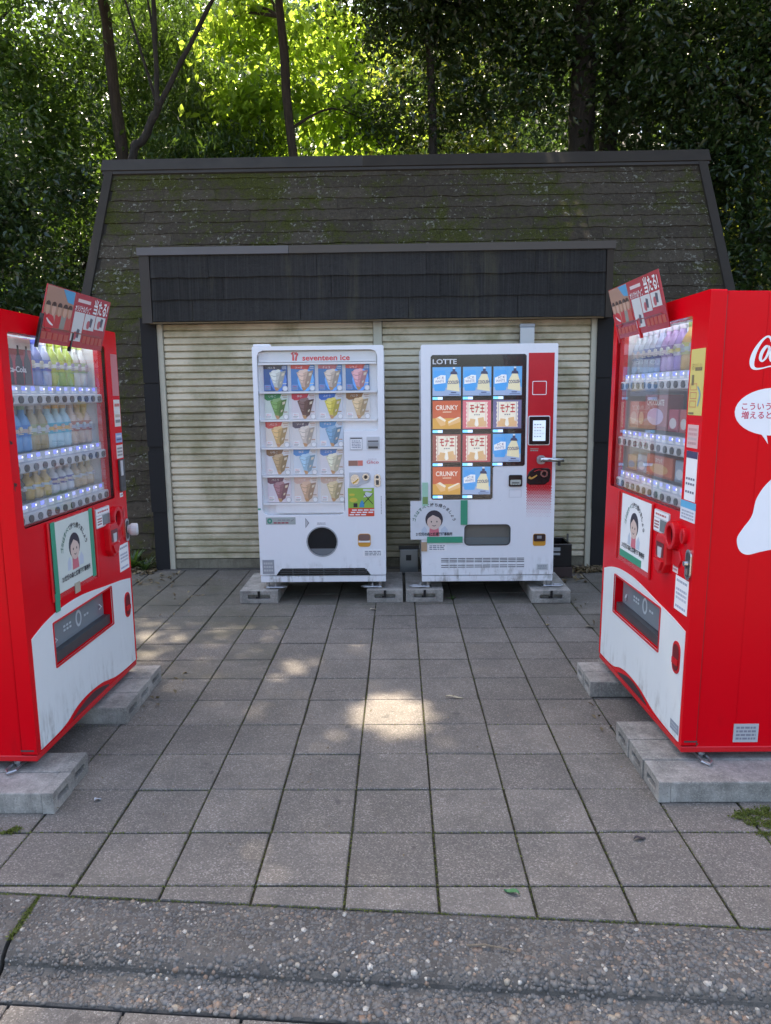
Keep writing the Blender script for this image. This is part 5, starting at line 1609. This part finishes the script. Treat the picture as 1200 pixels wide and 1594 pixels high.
    if side == 'left':
        P(m, 'scuff_mark', paint('scuff', (.05, .02, .015), .8), g_prism(F, [(.004, 1.452), (.022, 1.446), (.030, 1.438), (.012, 1.434)], [], 0, .0006), g_prism(F, [(.010, 1.286), (.034, 1.280), (.026, 1.268), (.016, 1.272), (.018, 1.250), (.010, 1.262)], [], 0, .0006))
    # clear promotion panel stuck over the top edge, leaning out
    if side == 'left': u0, u1, vb, vt, ob_, ot, rl = .245, .895, 1.840, 2.072, .02, .085, -.04
    else: u0, u1, vb, vt, ob_, ot, rl = .165, .835, 1.840, 2.072, .02, .085, .0
    Vv = Vector((0, -(ot - ob_), vt - vb)); Hh = Vv.length; Vv.normalize()
    PFm = Frame((0, -ob_, vb - ZB), (1, 0, 0), Vv, Vector((0, -Vv.z, Vv.y)))
    wd = u1 - u0
    pp = P(m, 'promotion_panel', paint('promo_red', (.42, .022, .030), .2), g_box(PFm, u0, u1, 0, Hh, 0, .004), label='red promotion board leaning out over the top of the window')
    q0 = u0 + wd * .40
    P(pp, 'photo_print', ink((.42, .25, .18)), g_box(PFm, u0 + .004, q0, Hh * .28, Hh - .003, .004, .0048))
    P(pp, 'photo_print', ink((.10, .36, .62)), g_prism(PFm, [(u0 + wd * .22, Hh - .004), (q0 - .003, Hh - .004), (q0 - .003, Hh * .76), (u0 + wd * .31, Hh * .78)], [], .004, .0054))
    for i, (pu, tc, sk) in enumerate(((.05, (.50, .03, .04), (.58, .36, .26)), (.13, (.50, .30, .24), (.62, .40, .30)), (.21, (.52, .05, .05), (.55, .34, .24)), (.29, (.30, .30, .26), (.60, .38, .28)), (.36, (.55, .10, .08), (.56, .35, .26)))):
        cu = u0 + wd * pu
        P(pp, 'photo_print', ink(tc), g_prism(PFm, [(cu - .030, Hh * .29), (cu + .030, Hh * .29), (cu + .024, Hh * .52), (cu - .024, Hh * .52)], [], .004, .0056 + .0003 * i))
        P(pp, 'photo_print', ink(sk), g_prism(PFm, ell(cu, Hh * .60, .017, .026, 12), [], .004, .0062 + .0003 * i))
        P(pp, 'photo_print', ink((.07, .04, .03)), g_prism(PFm, ell(cu, Hh * .66, .019, .018, 10, 0, 180), [], .004, .0066 + .0003 * i))
    P(pp, 'photo_print', ink((.58, .03, .04)), g_prism(PFm, ell(u0 + wd * .10, Hh * .36, .040, .036, 14), [], .004, .0074))
    P(pp, 'photo_print', INKW, g_stroke(PFm, [(u0 + wd * .05, Hh * .44, .006), (u0 + wd * .09, Hh * .38, .010), (u0 + wd * .15, Hh * .33, .006)], .0078))
    text(pp, PFm, "当たる!", u0 + wd * .845, Hh * .815, .052, INKW, .0056, w=wd * .25, bold=.10)
    text(pp, PFm, "オリジナルグッズ", u0 + wd * .555, Hh * .725, .022, INKW, .0056, w=wd * .25, bold=.04)
    P(pp, 'print', ink((.72, .62, .62)), g_box(PFm, u0 + wd * .46, u0 + wd * .66, Hh * .84, Hh * .90, .004, .0052))
    for a, b, lo in ((.44, .60, .12), (.615, .785, .36), (.80, .96, .40)):
        cd_ = P(pp, 'goods_print', ink((.66, .68, .68)), g_box(PFm, u0 + wd * a, u0 + wd * b, Hh * lo, Hh * .66, .004, .0052))
        mu = u0 + wd * (a + b) / 2
        P(pp, 'goods_print', ink((.10, .10, .13)), g_prism(PFm, [(mu - .012, Hh * (lo + .08)), (mu + .022, Hh * (lo + .06)), (mu + .028, Hh * (lo + .22)), (mu + .004, Hh * (lo + .24))], [], .004, .0060))
        P(pp, 'goods_print', ink((.48, .12, .14)), g_prism(PFm, ell(mu - .014, Hh * (lo + .10), .016, .020, 10), [], .004, .0064))
    text(pp, PFm, "毎週", u0 + wd * .72, Hh * .18, .026, ink((.55, .10, .08)), .0056) if False else None
    P(pp, 'print', ink((.50, .10, .07)), *[g_box(PFm, u0 + wd * (.64 + .07 * k), u0 + wd * (.69 + .07 * k), Hh * .10, Hh * .24, .004, .0052) for k in range(5)], *[g_box(PFm, u0 + wd * (.03 + .08 * k), u0 + wd * (.09 + .08 * k), Hh * .08, Hh * .20, .004, .0052) for k in range(5)])
    P(pp, 'holder_bar', paint('clear_bar', (.30, .06, .05), .15), g_box(PFm, u0 + .01, u1 - .05, Hh * .262, Hh * .278, .004, .009))
    P(pp, 'holder_strip', BLACK if side == 'left' else RED2, g_box(PFm, u0 - .004, u0 + .012, -.02, Hh * .50, -.004, .006), g_box(PFm, u0 + wd * .46, u0 + wd * .48, -.02, Hh * .26, -.004, .008))
    feet(m, .0868, ZB, [(.09, .10, -1 if side == 'left' else -1), (WR - .09, .10, 1)], WR)
    return m


LROT, RROT = R(89.0), R(-88.2)
LLOC, RLOC = (-1.488, 2.806), (1.113, 3.993)
LSC, RSC = (.962, 1, .988), (.970, 1, 1.010)
LLEAN, RLEAN = 0.0, -.012
rl = red_machine('red drinks machine at the left edge, filled with rows of bottles', LLOC, LROT, 'left')
rr = red_machine('red drinks machine at the right edge with white logo and speech bubble on its side', RLOC, RROT, 'right')

rl.scale, rr.scale = LSC, RSC
rr.rotation_euler.x = RLEAN
# side decoration of the right machine (face looking at the camera)
SF = Frame((WR - .006, 0, -ZB), (0, 1, 0), (0, 0, 1), (1, 0, 0))
LOGO = ink((.82, .83, .85))


def logo_stroke(pts):
    return g_stroke(SF, [(.169 + .00050 * (x - 303), 1.779 - .00062 * (y - 110), wv) for x, y, wv in pts], .0016, 8)


lg = P(rr, 'side_logo', LOGO,
  logo_stroke([(452, 142, .006), (442, 118, .009), (415, 112, .007), (375, 140, .010), (335, 195, .016), (316, 250, .019), (322, 288, .015), (352, 302, .008), (400, 298, .005), (450, 288, .005), (520, 282, .006), (590, 290, .009), (660, 286, .010), (740, 268, .005)]),
  logo_stroke([(432, 168, .006), (412, 172, .011), (386, 205, .013), (378, 240, .012), (392, 256, .007), (416, 240, .008), (436, 205, .011), (442, 180, .010), (432, 168, .006), (436, 186, .004), (455, 196, .004)]),
  logo_stroke([(505, 180, .009), (492, 168, .007), (468, 190, .012), (455, 232, .014), (468, 256, .008), (500, 232, .004)]),
  logo_stroke([(556, 180, .007), (540, 170, .008), (514, 205, .013), (510, 245, .011), (528, 252, .006), (556, 205, .007), (570, 172, .010), (560, 230, .012), (568, 254, .007), (592, 235, .004)]),
  logo_stroke([(596, 214, .008), (618, 206, .008)]),
  logo_stroke([(752, 150, .006), (742, 122, .009), (716, 116, .007), (676, 146, .010), (646, 195, .014), (638, 232, .015), (652, 256, .010), (690, 250, .006), (728, 222, .004)]),
  logo_stroke([(782, 168, .006), (762, 172, .011), (738, 205, .013), (730, 238, .012), (744, 254, .007), (768, 238, .008), (786, 205, .011), (792, 180, .010), (782, 168, .006)]),
  logo_stroke([(806, 220, .004), (836, 170, .007), (858, 112, .009), (846, 104, .007), (826, 160, .011), (816, 220, .013), (826, 252, .008), (850, 235, .004)]),
  logo_stroke([(908, 180, .007), (892, 170, .008), (866, 205, .013), (862, 245, .011), (880, 252, .006), (908, 205, .007), (922, 172, .010), (912, 230, .012), (920, 254, .007), (944, 235, .004)]))
lg['label'] = 'white script logo on the side panel'
bub = P(rr, 'speech_bubble', ink((.80, .82, .86)), g_prism(SF, ell(.275, 1.500, .151, .090, 34), [], 0, .0014), g_prism(SF, [(.226, 1.424), (.254, 1.412), (.262, 1.378), (.246, 1.400)], [], 0, .0013))
text(bub, SF, "こういう自販機が", .150, 1.520, .022, ink((.52, .03, .10)), .002, align='LEFT', bold=.02)
text(bub, SF, "増えるといいな", .150, 1.487, .022, ink((.52, .03, .10)), .002, align='LEFT', bold=.02)
# plain snow drift shape in white (no figure)
drift = catmull([(.730, 1.36), (.50, 1.33), (.36, 1.29), (.28, 1.235), (.236, 1.17), (.222, 1.10), (.190, 1.05), (.170, 1.01), (.182, .965), (.215, .946), (.27, .958), (.33, .967), (.45, .96), (.730, .955)], 5)
P(rr, 'snow_drift_print', ink((.80, .82, .86)), g_prism(SF, drift, [], 0, .0014))
P(rr, 'side_seam', paint('red_shadow_gap', (.22, .004, .008), .4), g_box(SF, .064, .0665, .13, 1.93, -.001, .0009))
sticker(rr, SF, .216, .318, .166, .244, (.42, .43, .44), [(.2, .2, .24)] * 4, 'rating_plate', .003)
P(rr, 'rust_scrape', paint('rust', (.10, .05, .03), .8), g_prism(SF, [(.02, .162), (.05, .158), (.07, .150), (.075, .160), (.05, .172), (.03, .170)], [], 0, .0008))

notice('white litter notice framed in green tape on the left red machine', (LLOC[0], LLOC[1], 0), LROT, .0032, .295, .665, .760, 1.078,
       [(.262, .300, .735, 1.082, TAPE), (.655, .690, .752, 1.086, TAPE), (.252, .292, .688, .770, TAPE), (.450, .500, .722, .770, paint('beige_tape', (.45, .40, .30), .5))],
       (.50, .50, .128, .020, .17, .80), paper=paint('aged_paper', (.62, .68, .62), .6, .06), sc=LSC, lean=LLEAN, zb=ZB)
notice('white litter notice on the right red machine with green strip along its foot', (RLOC[0], RLOC[1], 0), RROT, .0032, .285, .690, .765, 1.080,
       [(.290, .600, .766, .800, TAPE)],
       (.48, .50, .130, .020, .20, .80), sc=RSC, lean=RLEAN, zb=ZB)

# ------------------------------------------------------------------ concrete blocks under the machines
def block(label, x0, x1, y0, y1, hgt, ends, rz=0.0):
    cx, cy = (x0 + x1) / 2, (y0 + y1) / 2
    root = thing('concrete_block', label, 'concrete block', (cx, cy, 0.0005), rz, 'concrete blocks under the machines')
    a, b = (x1 - x0) / 2 - .0015, (y1 - y0) / 2 - .0015
    f = Frame((0, 0, 0))
    dep = .045
    def jit(): return rnd.uniform(-.002, .002)
    geos = [g_box(f, -a, a, 0, hgt + jit(), -b + (dep if 's' in ends else 0), b - (dep if 'n' in ends else 0))] if False else None
    # ends: which face carries the slotted grip ('y-' towards the camera, 'x+' / 'x-')
    if ends == 'y-':
        ff = Frame((0, -b, 0), (1, 0, 0), (0, 0, 1), (0, -1, 0)); hw = a; dd = 2 * b
    elif ends == 'x+':
        ff = Frame((a, 0, 0), (0, 1, 0), (0, 0, 1), (1, 0, 0)); hw = b; dd = 2 * a
    else:
        ff = Frame((-a, 0, 0), (0, -1, 0), (0, 0, 1), (-1, 0, 0)); hw = b; dd = 2 * a
    hole = rrect(-hw * .58, hw * .58, hgt * .34, hgt * .66, hgt * .10)
    P(root, 'block_end', BLOCK, g_prism(ff, [(-hw, 0), (hw, 0), (hw, hgt), (-hw, hgt)], [hole], -dep, 0), bev=.005, seg=2)
    P(root, 'block_body', BLOCK, g_box(ff, -hw, hw, 0, hgt, -dd, -dep - .0005), bev=.006)
    P(root, 'slot_floor', concrete('slot_dirt', (.05, .047, .042), (.025, .023, .02)) if 'slot' not in MATS else MATS['slot'], g_box(ff, -hw * .6, hw * .6, hgt * .3, hgt * .7, -dep, -dep + .004)) if False else None
    if ends == 'y-':
        P(root, 'clamp_bolt', BLACK, g_box(ff, -.008, .010, hgt * .42, hgt * .985, .001, .007), g_box(ff, -.022, .008, hgt * .42, hgt * .55, .001, .006))
    return root


HB = .100
HBR = .086
block('slotted concrete block under the left foot of the ice cream machine', -1.243, -.943, 5.545, 6.14, HB, 'y-')
block('slotted concrete block under the right foot of the ice cream machine', -.256, .026, 5.545, 6.14, HB, 'y-')
block('slotted concrete block under the left foot of the frozen snack machine', .046, .338, 5.550, 6.14, HB, 'y-')
block('slotted concrete block under the right foot of the frozen snack machine', 1.008, 1.308, 5.500, 6.10, HB, 'y-')
nm = ('nearest the camera', 'second from the camera', 'third from the camera')
for i, (y0, y1) in enumerate(((2.625, 2.790), (2.792, 2.960))):
    block('pale concrete block under the near corner of the left red machine, ' + ('its outer one' if i == 0 else 'its inner one'), -1.955, -1.345 - .004 * i, y0, y1, HBR, 'x+')
for i in range(3):
    block('weathered block under far corner of left red machine, ' + nm[i], -1.955, -1.350 - .006 * i, 3.415 + i * .195, 3.415 + (i + 1) * .195 - .003, HBR, 'x+')
for i in range(3):
    block('grey block under near corner of right red machine, ' + nm[i], 1.004 - .004 * i, 1.614, 2.698 + i * .184, 2.698 + (i + 1) * .184 - .003, HBR, 'x-')
for i in range(2):
    block('grey block under the far corner of the right red machine, ' + ('the nearer' if i == 0 else 'the farther') + ' of its two', .998, 1.608, 3.718 + i * .149, 3.718 + (i + 1) * .149 - .002, HBR, 'x-')

# ------------------------------------------------------------------ things behind the machines
ob = thing('outlet_box', 'small grey metal box on the ground between the two white machines', 'metal box', (.085, 6.42, 0))
f = Frame((0, 0, 0))
P(ob, 'box_body', GALV, g_box(f, -.082, .082, .02, .235, -.10, 0), bev=.006)
P(ob, 'box_lid', DKGREY, g_box(f, -.092, .092, .236, .246, -.11, .010))
P(ob, 'vent_panel', DKGREY, g_box(f, -.026, .020, .135, .185, 0, .003), *[g_box(f, -.022, .016, .140 + .012 * k, .146 + .012 * k, .003, .006) for k in range(4)])
P(ob, 'box_foot', DKGREY, g_box(f, -.078, .078, 0, .019, -.09, -.01))
du = thing('cable_duct', 'grey metal duct rising behind the frozen snack machine', 'duct', (1.128, 6.60, 0))
P(du, 'duct_body', GALV, g_box(f, -.062, .062, 0, 2.155, -.055, 0), bev=.004)
P(du, 'duct_cover', GREY, g_box(f, -.064, .064, 2.157, 2.185, -.056, .004), bev=.002)
P(du, 'duct_seam', DKGREY, g_box(f, -.058, .058, 1.92, 1.924, 0, .0015))
cb = thing('plastic_crate', 'dark plastic crate on the ground right of the frozen snack machine', 'crate', (1.36, 6.30, 0))
P(cb, 'crate_wall', BLACK, g_box(f, -.13, .13, .10, .30, 0, .02), g_box(f, -.13, -.112, .10, .30, -.28, -.001), g_box(f, .112, .13, .10, .30, -.28, -.001), g_box(f, -.13, .13, .10, .30, -.301, -.281), bev=.004, seg=1)
P(cb, 'crate_base', paint('brown_board', (.060, .042, .038), .7), g_box(f, -.14, .14, 0, .098, -.30, .02), bev=.004, seg=1)
P(cb, 'crate_strap', GREY, g_box(f, -.11, .03, .205, .225, .021, .025), g_box(f, -.11, .03, .24, .272, .021, .024))
wp = thing('wooden_stake', 'thin weathered stake leaning on the shutter beside the dark crate', 'stake', (1.50, 6.50, 0))
P(wp, 'stake_shaft', bark_mat('grey_wood', (.06, .055, .05), (.14, .13, .12)), g_box(f, -.008, .008, 0, .345, -.012, .006), bev=.002, seg=1)
wp.rotation_euler = (-.12, .03, 0)

# ------------------------------------------------------------------ leaves, moss, weeds
def litter(name, label, spots, mat, size, seed, kind='stuff'):
    rs = np.random.RandomState(seed)
    pts = []
    for x0, x1, y0, y1, n in spots:
        pts.append(np.stack([rs.uniform(x0, x1, n), rs.uniform(y0, y1, n), rs.uniform(.004, .02, n)], 1))
    c = np.concatenate(pts)
    o = bpy.data.objects.new(name, leaf_mesh(name, c, size, size * .5, mat, rs, 0.0, .85))
    link(o)
    return tag(o, label, 'leaves', kind=kind)


LDEAD = leaf_mat('dead_leaf', (.09, .06, .03), (.24, .19, .10), (.2, .14, .05), .2, .6)
litter('leaf_litter', 'drift of dead leaves along the foot of the right shutter', [(1.45, 1.95, 6.45, 6.66, 260), (1.3, 1.6, 6.1, 6.5, 40)], LDEAD, .06, 61)
litter('leaf_litter', 'dead leaves and weeds at the foot of the left shingle wall', [(-3.0, -2.25, 6.5, 6.95, 300), (-2.5, -2.0, 6.1, 6.6, 30)], LDEAD, .06, 62)
litter('leaf_litter', 'a few dry leaves caught along the concrete blocks and the paving edges', [(1.32, 1.46, 4.1, 6.3, 26), (-1.34, -1.22, 3.4, 4.1, 10), (-1.1, 1.2, 6.15, 6.6, 40), (.95, 1.02, 3.3, 3.7, 6), (-2.1, -1.5, 5.2, 6.4, 26)], LDEAD, .038, 64)
litter('scattered_leaf_bits', 'tiny leaf crumbs strewn over the pavers', [(-1.4, 1.1, 2.3, 6.4, 130)], LDEAD, .014, 63)


def moss(name, label, cx, cy, rx, ry, n, seed, hgt=.012):
    rs = np.random.RandomState(seed)
    a, q = rs.uniform(0, 6.28, n), rs.uniform(0, 1, n) ** .6
    c = np.stack([cx + rx * q * np.cos(a), cy + ry * q * np.sin(a), hgt * (1 - q) + .002 + rs.uniform(0, .004, n)], 1)
    o = bpy.data.objects.new(name, leaf_mesh(name, c, .014, .006, MOSSL, rs, -.7, .3))
    link(o)
    return tag(o, label, 'moss', kind='stuff')


MOSSL = leaf_mat('moss_leaf', (.060, .080, .012), (.17, .20, .028), (.2, .25, .03), .3, .7)
for k in range(1):
    rs = np.random.RandomState(71)
    cs = np.stack([rs.normal(1.44, .10, 34), rs.normal(2.575, .045, 34)], 1)
    pts = np.concatenate([np.stack([rs.normal(a, .016, 110), rs.normal(b, .010, 110), rs.uniform(.001, .008, 110)], 1) for a, b in cs])
    o = bpy.data.objects.new('moss_patch', leaf_mesh('moss_patch', pts, .012, .005, MOSSL, rs, -.7, .3))
    link(o)
    tag(o, 'ragged green moss on the pavers beside the blocks of the right red machine', 'moss', kind='stuff')
    cs = np.stack([rs.normal(-1.50, .05, 8), rs.normal(2.51, .012, 8)], 1)
    pts = np.concatenate([np.stack([rs.normal(a, .012, 70), rs.normal(b, .007, 70), rs.uniform(.001, .006, 70)], 1) for a, b in cs])
    o = bpy.data.objects.new('moss_patch', leaf_mesh('moss_patch', pts, .010, .004, MOSSL, rs, -.7, .3))
    link(o)
    tag(o, 'thin moss in the joint at the left edge below the concrete blocks', 'moss', kind='stuff')
# moss in the joints of the nearest rows
rs = np.random.RandomState(73)
pts = []
for j in range(0, 5):
    n = 520 if j < 2 else 160
    x = rs.uniform(-1.6, 1.5, n)
    pts.append(np.stack([x, np.full(n, GY0 + j * TS) + rs.normal(0, .002, n), np.full(n, -.003)], 1))
for k in range(-5, 6):
    n = 260
    y = 2.0 + rs.uniform(0, 1, n) ** 1.5 * 3.5
    x = np.full(n, GX0 + k * TS) + rs.normal(0, .002, n)
    ok = y > (2.086 + KS * (x + .05)) + .02
    pts.append(np.stack([x, y, np.full(n, -.003)], 1)[ok])
x = rs.uniform(-1.4, 1.4, 900)
pts.append(np.stack([x, kerb_y(0) + KS * x + rs.normal(.001, .004, 900), np.full(900, -.002)], 1))
pts.append(np.stack([-1.179 + rs.normal(0, .006, 420), kerb_y(-1.18) - rs.uniform(0, .2, 420), np.full(420, -.004)], 1))
o = bpy.data.objects.new('joint_moss', leaf_mesh('joint_moss', np.concatenate(pts), .009, .004, MOSSL, rs, -.6, .3))
link(o)
tag(o, 'brownish moss growing in the paver joints', 'moss', kind='stuff')


def fallen(label, x, y, z, L_, W_, c, rot, name='fallen_leaf'):
    ol = [(t, W_ / 2 * math.sin(math.pi * t) ** .8 * (1 if t < .6 else 1 - (t - .6) * .5)) for t in (0, .1, .25, .45, .65, .85, 1)]
    up_ = [(-L_ / 2 + L_ * t, q) for t, q in ol]
    v, f = [], []
    for i, (a, b) in enumerate(up_):
        zc = .006 * math.sin(i * .9) + .004
        v += [(a, b, zc + .004), (a, 0, zc), (a, -b, zc + .005)]
    for i in range(len(up_) - 1):
        k = i * 3
        f += [(k, k + 1, k + 4, k + 3), (k + 1, k + 2, k + 5, k + 4)]
    o = P(None, name, paint('leaf_' + label[:14], c, .5, .2, scale=30), (v, f))
    o.location = (x, y, z + .002)
    o.rotation_euler = (0, 0, rot)
    tag(o, label, 'leaf', 'single fallen leaves')
    return o


fallen('yellow fallen leaf on the lower pavement in front of the kerb', -.545, 1.735 - .03, LZ, .050, .028, (.62, .48, .10), .2)
fallen('green fallen leaf on the cut paver row near the kerb', .352, 2.165, 0, .055, .022, (.05, .16, .05), 2.6)
fallen('pale dry leaf on the pavers right of the bright sun patch', .285, 3.715, 0, .10, .024, (.42, .36, .24), -.1)
fallen('dark wet leaf near the right red machine blocks', .855, 2.455, 0, .05, .022, (.045, .04, .042), .3)
fallen('small tan leaf on the far pavers left of the middle', -.20, 5.35, 0, .06, .03, (.45, .38, .26), .6)
fallen('small tan leaf on the far pavers at the right', 1.02, 4.95, 0, .05, .03, (.42, .34, .16), 1.2)
fallen('small brown leaf lying on the joint by the right machine', 1.30, 4.9, 0, .07, .05, (.20, .17, .12), .4)
fallen('white pebble like scrap near the left blocks', -1.215, 2.72, 0, .030, .024, (.45, .47, .50), 1.0, 'paper_scrap')
tw = P(None, 'twig', bark_mat('dry_twig', (.16, .12, .08), (.32, .26, .18)), g_tube([(-.07, 0, .004), (-.02, .006, .006), (.03, .001, .005), (.075, -.006, .003)], [.0028, .0026, .0022, .0012], 6))
tw.location = (.255, 1.925, .001)
tw.rotation_euler = (0, 0, -.12)
tag(tw, 'thin dry twig lying on the pebbled kerb', 'twig')


def weed(label, x, y, n, L_, seed, mat):
    rs = np.random.RandomState(seed)
    root = thing('weed_plant', label, 'plant', (x, y, 0), 0, 'weeds at the foot of the shingle wall')
    for k in range(n):
        a = rs.uniform(0, 6.28)
        ln = L_ * rs.uniform(.6, 1.15)
        ti = rs.uniform(.35, 1.0)
        d = Vector((math.cos(a), math.sin(a), 0))
        s = Vector((-d.y, d.x, 0))
        v, f = [], []
        for i in range(6):
            t = i / 5
            p = d * (ln * t * math.sin(ti)) + Vector((0, 0, ln * (t * math.cos(ti) - .45 * t * t * ti)))
            wv = min(.024, ln * .075) * math.sin(math.pi * min(.97, t * .85 + .12))
            v += [p + s * wv + Vector((0, 0, .006)), p, p - s * wv + Vector((0, 0, .006))]
        for i in range(5):
            q = i * 3
            f += [(q, q + 1, q + 4, q + 3), (q + 1, q + 2, q + 5, q + 4)]
        P(root, 'leaf', mat, ([tuple(p) for p in v], f), smooth=True)
    return root


weed('dark leafy weed at the left end of the shingle wall, behind the red machine', -2.52, 6.78, 34, .24, 81, LMID)
weed('leafy weed beside the black post left of the shutter', -2.36, 6.66, 26, .20, 82, LDARK)
weed('low pale weed between the red machine and the shingle wall', -2.68, 6.60, 24, .22, 83, LPAL)
weed('tiny weed under the left foot of the frozen snack machine', .41, 5.62, 7, .06, 84, LMID)
weed('fern like plant rising above the left red machine', -4.55, 7.6, 26, 1.1, 85, LPAL).location.z = .9
